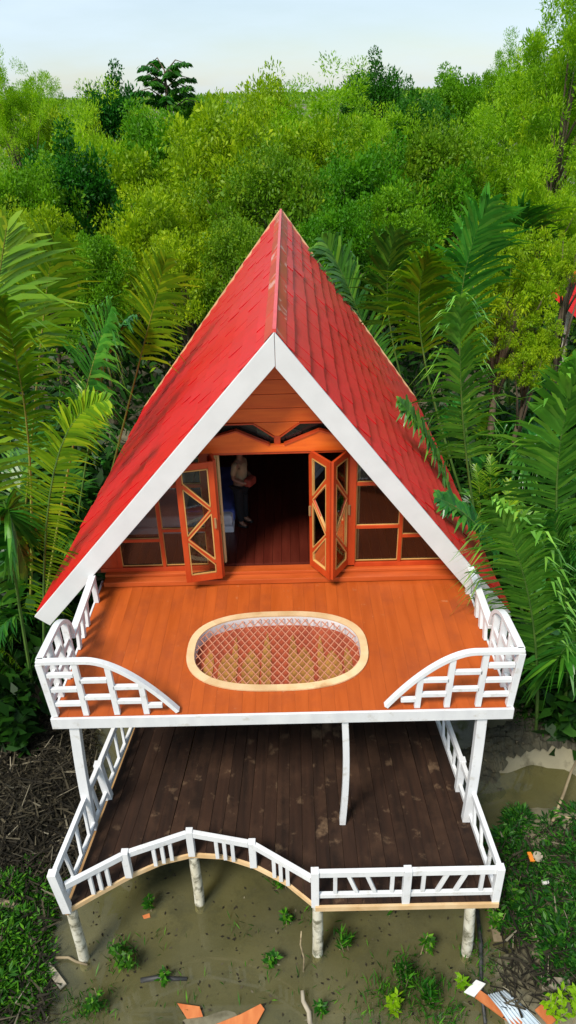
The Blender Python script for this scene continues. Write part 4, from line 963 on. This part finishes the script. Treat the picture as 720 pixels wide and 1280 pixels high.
skin('shirt', [(0, 0, .84, .118, .15), (.01, 0, .98, .10, .13), (.01, 0, 1.14, .11, .155), (0, 0, 1.245, .07, .105), (0, .16, 1.212, .058), (-.01, .195, 1.04, .05), (0, -.16, 1.212, .058), (-.01, -.195, 1.04, .05)], [(0, 1), (1, 2), (2, 3), (3, 4), (4, 5), (3, 6), (6, 7)], m_shirt, per)
skin('trousers', [(0, 0, .83, .122, .15), (0, .08, .75, .095), (0, .085, .44, .078), (.01, .09, .10, .06), (0, -.08, .75, .095), (0, -.085, .44, .078), (.03, -.09, .10, .06)], [(0, 1), (1, 2), (2, 3), (0, 4), (4, 5), (5, 6)], m_trouser, per)
skin('hair', [(-.01, 0, 1.36, .055), (.005, 0, 1.44, .075, .070), (.025, 0, 1.485, .058, .055)], [(0, 1), (1, 2)], m_hair, per)
for sy in (.10, -.10):
    skin('shoe', [(-.03, sy, .035, .045, .04), (.06+(.02 if sy < 0 else 0), sy, .035, .048, .035), (.16, sy, .03, .04, .03)], [(0, 1), (1, 2)], m_hair, per)
bag = MB().box(-.07, .07, -.12, .12, 0, .15).build('shoulder_bag', m_bag, bevel=.04, label='maroon bag held in front by the person inside', cat='bag'); bag.location = (-.52, 1.24, H+ZP+.84); bag.rotation_euler = (0, 0, -.5)

# ------------------------------------------------------------------ ground details
def gp(u, v, dz=0.0):
    p = at(u, v, z=0.0)
    for _ in range(3): p = at(u, v, z=max(gh(p.x, p.y), 0))
    p.z += dz; return p
def stick(u0, v0, u1, v1, r, label, mat=m_stick, name='stick', cat='stick', z0=0.03, z1=0.03, flat=False):
    a, b = gp(u0, v0), gp(u1, v1); a.z += z0+r*.5; b.z += z1+r*.5; c = (a+b)/2; m = MB()
    a, b = a-c, b-c
    if flat: m.bar(a, b, r*2.4, r*.5)
    else: m.tube([a, a.lerp(b, .35)+Vector((.02, .03, .01)), a.lerp(b, .7)+Vector((-.02, .01, 0)), b], [r, r*.95, r*.85, r*.7], 8)
    o = m.build(name, mat, smooth=not flat, label=label, cat=cat); o.location = c; return o
stick(-12, 1128, 60, 1152, .055, 'pale curved log lying on the left bank', name='log', cat='log')
stick(52, 1198, 80, 1236, .04, 'broken plank on the left bank below the log', m_oldwood, 'plank', 'plank', flat=True)
stick(26, 968, 92, 972, .03, 'pale bamboo pole on the debris left of the lower deck', name='bamboo_pole', cat='pole')
stick(0, 905, 22, 868, .03, 'leaning dead palm stalk at the left edge', name='palm_stalk', cat='stalk')
stick(22, 866, 66, 892, .022, 'thin pale stalk lying by the upper deck corner at the left', name='palm_stalk', cat='stalk')
stick(0, 1018, 16, 1026, .03, 'short pale stick at the left edge above the log', name='stick')
stick(20, 880, 62, 910, .02, 'second thin stalk crossing the debris at the left', name='palm_stalk', cat='stalk')
stick(70, 1199, 110, 1208, .02, 'twig lying at the foot of the left front stilt', name='twig', cat='twig')
stick(379, 1215, 378, 1215, .012, 'thin upright reed stalk standing in the pond', name='reed', cat='reed', z0=-.1, z1=.95)
o = stick(388, 1284, 378, 1245, .035, 'pale broken stake leaning in the pond at the bottom edge', m_oldwood, 'stake', 'stake', z0=-.05, z1=.12)
stick(176, 1226, 234, 1224, .035, 'black charred log floating in the pond', m_black, 'log', 'log', z0=-.01, z1=-.01)
stick(690, 1030, 722, 955, .025, 'yellow bamboo pole leaning across the small right pool', name='bamboo_pole', cat='pole', z0=.05, z1=.25)
stick(690, 1024, 724, 1026, .018, 'bamboo pole lying along the edge of the small right pool', name='bamboo_pole', cat='pole')
stick(596, 1140, 606, 1282, .03, 'dark pole lying in the mud right of the right front stilt', m_black, 'pole', 'pole')
stick(612, 1130, 622, 1180, .05, 'brown plank in the mud below the right deck corner', m_stick, 'plank', 'plank', flat=True)
stick(596, 1248, 650, 1286, .05, 'orange brown plank beside the tin sheet', m_orplank, 'plank', 'plank', flat=True, z0=.08, z1=.06)
stick(672, 1262, 690, 1282, .05, 'brown plank under the bright plant at the lower right', m_orplank, 'plank', 'plank', flat=True)
stick(676, 1232, 712, 1236, .07, 'grey board on the bank at the lower right', m_oldwood, 'plank', 'plank', flat=True)
def slab(pix, th, mat, name, label, cat, dz=.02):
    p = [gp(u, v) for u, v in pix]; c = sum(p, Vector())/len(p); z = max(q.z for q in p)+dz
    o = MB().prism([(q.x-c.x, q.y-c.y, 0) for q in p], (0, 0, th)).build(name, mat, bevel=.004, label=label, cat=cat); o.location = (c.x, c.y, z); return o
slab([(222, 1256), (234, 1274), (254, 1272), (250, 1260)], .02, m_orplank, 'wood_offcut', 'small orange wood offcut floating at the bottom of the pond', 'offcut', .0)
slab([(262, 1284), (300, 1270), (326, 1257), (331, 1264), (318, 1288)], .02, m_orplank, 'wood_offcut', 'long pointed orange wood offcut at the bottom edge', 'offcut', .0)
slab([(178, 1145), (187, 1142), (188, 1147), (180, 1149)], .015, m_orplank, 'wood_chip', 'tiny orange wood chip floating below the curved deck edge', 'chip', .0)
slab([(579, 1246), (594, 1231), (606, 1236), (592, 1252)], .03, m_litter_w, 'white_board', 'small white board lying by the tin sheet', 'board', .10)
# corrugated tin sheet
cs = [gp(u, v) for u, v in ((608, 1252), (630, 1244), (682, 1284), (640, 1292))]; c = sum(cs, Vector())/4; m = MB(); N = 36
for i in range(N+1):
    t = i/N; a, b = cs[0].lerp(cs[1], t), cs[3].lerp(cs[2], t); z = .10+.018*math.sin(t*math.pi*14)
    m.v += [(a.x-c.x, a.y-c.y, z), ((a.x+b.x)/2-c.x, (a.y+b.y)/2-c.y, z+.03), (b.x-c.x, b.y-c.y, z-.02)]
for i in range(N):
    for k in range(2): m.f.append((i*3+k, i*3+3+k, i*3+4+k, i*3+1+k))
o = m.build('corrugated_sheet', m_tin, smooth=True, label='pale blue corrugated tin sheet at the lower right', cat='tin sheet'); o.location = (c.x, c.y, c.z); sd = o.modifiers.new('s', 'SOLIDIFY'); sd.thickness = .004
slab([(656, 1078), (661, 1076), (667, 1087), (660, 1089)], .03, m_litter_o, 'plastic_litter', 'orange plastic litter among the right weeds', 'litter', .18)
slab([(674, 1112), (683, 1111), (684, 1115), (676, 1117)], .03, m_litter_w, 'plastic_litter', 'white plastic litter among the right weeds', 'litter', .18)
p = gp(670, 1080); o = MB().tube([(0, 0, 0), (0, 0, .05)], [.075, .07], 16).build('tin_lid', m_oldwood, label='round grey lid beside the orange litter', cat='lid'); o.location = (p.x, p.y, p.z+.16)
# clay clods round the small pool
rng = np.random.default_rng(9); m = MB(); k = 0
for i in range(620):
    a = rng.uniform(-.1, 3.4); rr = rng.uniform(.95, 1.85); x = POOL.x+.95*rr*math.cos(a); y = POOL.y+.10+.62*rr*math.sin(a)
    if x > 8 or x < 3.0: continue
    s = rng.uniform(.05, .13); z = gh(x, y)+s*.2; b = len(m.v)
    for dx, dy, dz in ((1,0,0),(-1,0,0),(0,1,0),(0,-1,0),(0,0,1),(0,0,-1),(.7,.7,.4),(-.7,.6,.5)): m.v.append((x+dx*s*rng.uniform(.7, 1.2), y+dy*s*rng.uniform(.7, 1.2), z+dz*s*.8))
    m.f += [(b+i_ for i_ in f) and tuple(b+i_ for i_ in f) for f in ((0,6,4),(6,2,4),(2,7,4),(7,1,4),(1,3,4),(3,0,4),(0,2,6),(2,1,7),(0,5,2),(2,5,1),(1,5,3),(3,5,0))]
m.build('clay_clods', m_clay, kind='stuff', label='dark lumpy clay clods rimming the small right pool', cat='clay')
# dead palm litter on the left bank
rng = np.random.default_rng(10); Q = []
for i in range(5200):
    u, v = (rng.uniform(-40, 118), rng.uniform(840, 1085)) if i < 4000 else ((rng.uniform(-20, 62), rng.uniform(1080, 1280)) if i < 4500 else (rng.uniform(625, 740), rng.uniform(1035, 1260)))
    p = at(u, v, z=.25); p = Vector((p.x, p.y, max(.02, gh(p.x, p.y))+rng.uniform(.02, .22))); a = rng.uniform(0, math.pi); L = rng.uniform(.15, .6)*(1 if i < 4000 else .6); w = rng.uniform(.006, .018)
    d = np.array([math.cos(a), math.sin(a), rng.normal()*.25]); s = np.array([-math.sin(a), math.cos(a), rng.normal()*.4])*w; q = np.array(p)
    Q.append([q-d*L/2-s, q+d*L/2-s*.4, q+d*L/2+s*.4, q-d*L/2+s])
LIT = leaf_mat('dead_leaf_litter', [(0, (.008, .007, .005)), (.7, (.026, .022, .014)), (.95, (.08, .068, .042)), (1, (.28, .25, .18))], .05, .8, 0)
ob('leaf_litter', quad_mesh('leaf_litter', np.array(Q), LIT), kind='stuff', label='dead palm leaf litter covering both banks beside the cabin', cat='litter')
# weeds: low leafy mass on both banks
def weeds(name, boxes, n, label, seed, size=.11, hmax=.4, mat=WEED):
    rng = np.random.default_rng(seed); pos = []; ax = []
    tot = sum(b[4] for b in boxes)
    for (u0, u1, v0, v1, wt) in boxes:
        k = int(n*wt/tot); cen = [(rng.uniform(u0, u1), rng.uniform(v0, v1)) for _ in range(max(3, k//110))]
        for (u, v) in cen:
            c = gp(u, v); hh_ = hmax*rng.uniform(.4, 1.1); r = rng.uniform(.10, .26)
            for j in range(110):
                a = rng.uniform(0, 6.28); q = r*math.sqrt(rng.random()); z = c.z+hh_*rng.random()*(1.1-q/r*.7)
                pos.append((c.x+q*math.cos(a), c.y+q*math.sin(a), z)); ax.append((math.cos(a)+rng.normal()*.4, math.sin(a)+rng.normal()*.4, .7+rng.normal()*.5))
    ob(name, quad_mesh(name, leaves(rng, np.array(pos), np.array(ax), size*np.repeat(rng.uniform(.6, 2.2, len(pos)//110), 110), .27, .8), mat), kind='stuff', label=label, cat='weeds')
weeds('weeds', [(-20, 55, 1100, 1275, .7), (-14, 44, 1165, 1255, 1.0), (40, 70, 1085, 1140, .15)], 15000, 'bright green weeds on the left bank below the debris', 31, .065, .30)
weeds('weeds', [(632, 740, 1020, 1180, 1.6), (690, 740, 1120, 1230, .5), (622, 650, 1040, 1150, .3), (640, 700, 890, 920, .15)], 15000, 'dark green weeds on the right bank beside the lower deck', 32, .065, .36, WEEDD)
weeds('weeds', [(-30, 110, 700, 850, 1), (640, 760, 700, 900, 1)], 9000, 'low plants with shade put into their colour below the palms beside the cabin', 33, .14, .5, UND_SHADE)
# single plants standing in the pond
def sprout(u, v, h, nl, label, seed, mat=WEED, grass=False, size=.10):
    rng = np.random.default_rng(seed); c = gp(u, v); V = []
    p = empty('pond_plant', (c.x, c.y, c.z), label=label, cat='plant', group='plants standing in the pond')
    st = MB()
    for s in range(max(4, nl//14)):
        a = rng.uniform(0, 6.28); e = Vector((math.cos(a)*h*.35*rng.random(), math.sin(a)*h*.35*rng.random(), h*rng.uniform(.6, 1)))
        b = Vector((rng.normal()*.05, rng.normal()*.05, -.05)); st.tube([b, b.lerp(e, .5)+Vector((0, 0, .03)), e], [.006, .005, .003], 4)
        for j in range(14):
            t = rng.uniform(.25, 1); q = b.lerp(e, t); aa = rng.uniform(0, 6.28); V.append((tuple(q), (math.cos(aa), math.sin(aa), .4 if not grass else 1.6)))
    st.build('stem', m_stick, p)
    ob('leaf_mass', quad_mesh('leaf_mass', leaves(rng, np.array([a for a, _ in V]), np.array([b for _, b in V]), size*(2.0 if grass else 1), .12 if grass else .42, .5), mat), p, kind='stuff')
sprout(160, 1208, .42, 120, 'leafy green plant beside the black log in the pond', 1)
sprout(150, 1195, .30, 60, 'pale leafy sprig left of the black log plant', 2)
sprout(186, 1136, .28, 50, 'small sprout under the curved deck edge', 3)
sprout(350, 1112, .45, 60, 'tall sprout by the post where the curved rail ends', 4)
sprout(356, 1150, .22, 40, 'low sprout below the tall sprout by the rail end', 5)
sprout(340, 1205, .22, 40, 'small sprout in the middle of the pond left of the reed', 6)
sprout(432, 1185, .40, 60, 'thin grassy tuft right of the middle stilt', 7, grass=True)
sprout(495, 1140, .32, 60, 'sprout just below the straight front railing', 8)
sprout(532, 1190, .38, 70, 'pale leafy sprout left of the right front stilt', 9)
sprout(505, 1230, .42, 150, 'grassy clump in the lower right of the pond', 10, grass=True)
sprout(535, 1255, .45, 160, 'largest grassy clump at the bottom of the pond', 11, grass=True)
sprout(490, 1262, .35, 110, 'leafy clump at the bottom left of the grassy clumps', 12, LT)
sprout(575, 1235, .30, 60, 'yellow green clump left of the white board', 13, LT)
sprout(120, 1262, .35, 90, 'leafy clump at the pond edge in the lower left', 14)
sprout(205, 1225, .18, 30, 'tiny sprout right of the black log plant', 15)
sprout(640, 1130, .50, 140, 'greyish leafy plant right of the lower deck corner', 16)
sprout(620, 1160, .45, 100, 'leafy plant above the mud right of the right stilt', 17)
sprout(400, 1265, .2, 40, 'small sprout beside the leaning stake', 18)
sprout(694, 1270, .6, 90, 'bright yellow green plant at the lower right corner', 19, LT, size=.11)
sprout(716, 1262, .6, 80, 'bright yellow green plant touching the right edge at the bottom', 20, LT, size=.11)

# fine grass tufts and floating bits in the pond: too small to pick apart
rng = np.random.default_rng(77); pos = []; ax = []
for (u, v, r, k) in ((505, 1215, .30, 130), (530, 1240, .35, 200), (490, 1255, .30, 120), (545, 1272, .3, 120), (470, 1240, .2, 50), (430, 1175, .15, 40), (150, 1200, .25, 70), (120, 1255, .3, 110), (95, 1270, .25, 90), (600, 1190, .25, 70), (612, 1220, .3, 80), (575, 1275, .3, 60), (350, 1100, .15, 40), (300, 1160, .2, 14), (240, 1240, .4, 26), (330, 1235, .4, 26), (410, 1225, .4, 26), (190, 1180, .3, 20), (380, 1150, .3, 18), (450, 1275, .3, 40)):
    c = gp(u, v)
    for j in range(k):
        q = rng.normal(size=2)*r*.6; pos.append((c.x+q[0], c.y+q[1]*.8, -.01)); ax.append((rng.normal()*.5, rng.normal()*.5, 1.0))
ob('pond_grass', quad_mesh('pond_grass', leaves(rng, np.array(pos), np.array(ax), .17, .09, .6), WEED), kind='stuff', label='fine sparse grass blades growing out of the shallow pond', cat='grass')
pos = []; 
for j in range(420):
    c = at(rng.uniform(90, 620), rng.uniform(1085, 1285), z=.004); pos.append(c[:])
pos = np.array(pos); n = len(pos); a = rng.uniform(0, 6.28, n); L = rng.uniform(.008, .035, n)[:, None]
d = np.stack([np.cos(a), np.sin(a), np.zeros(n)], 1); e = np.stack([-np.sin(a), np.cos(a), np.zeros(n)], 1)*.5; pos[:, 2] = .004+rng.random(n)*.004
ob('floating_bits', quad_mesh('floating_bits', np.stack([pos-d*L, pos+e*L, pos+d*L, pos-e*L], 1), LIT), kind='stuff', label='tiny floating leaf scraps scattered over the pond', cat='scraps')
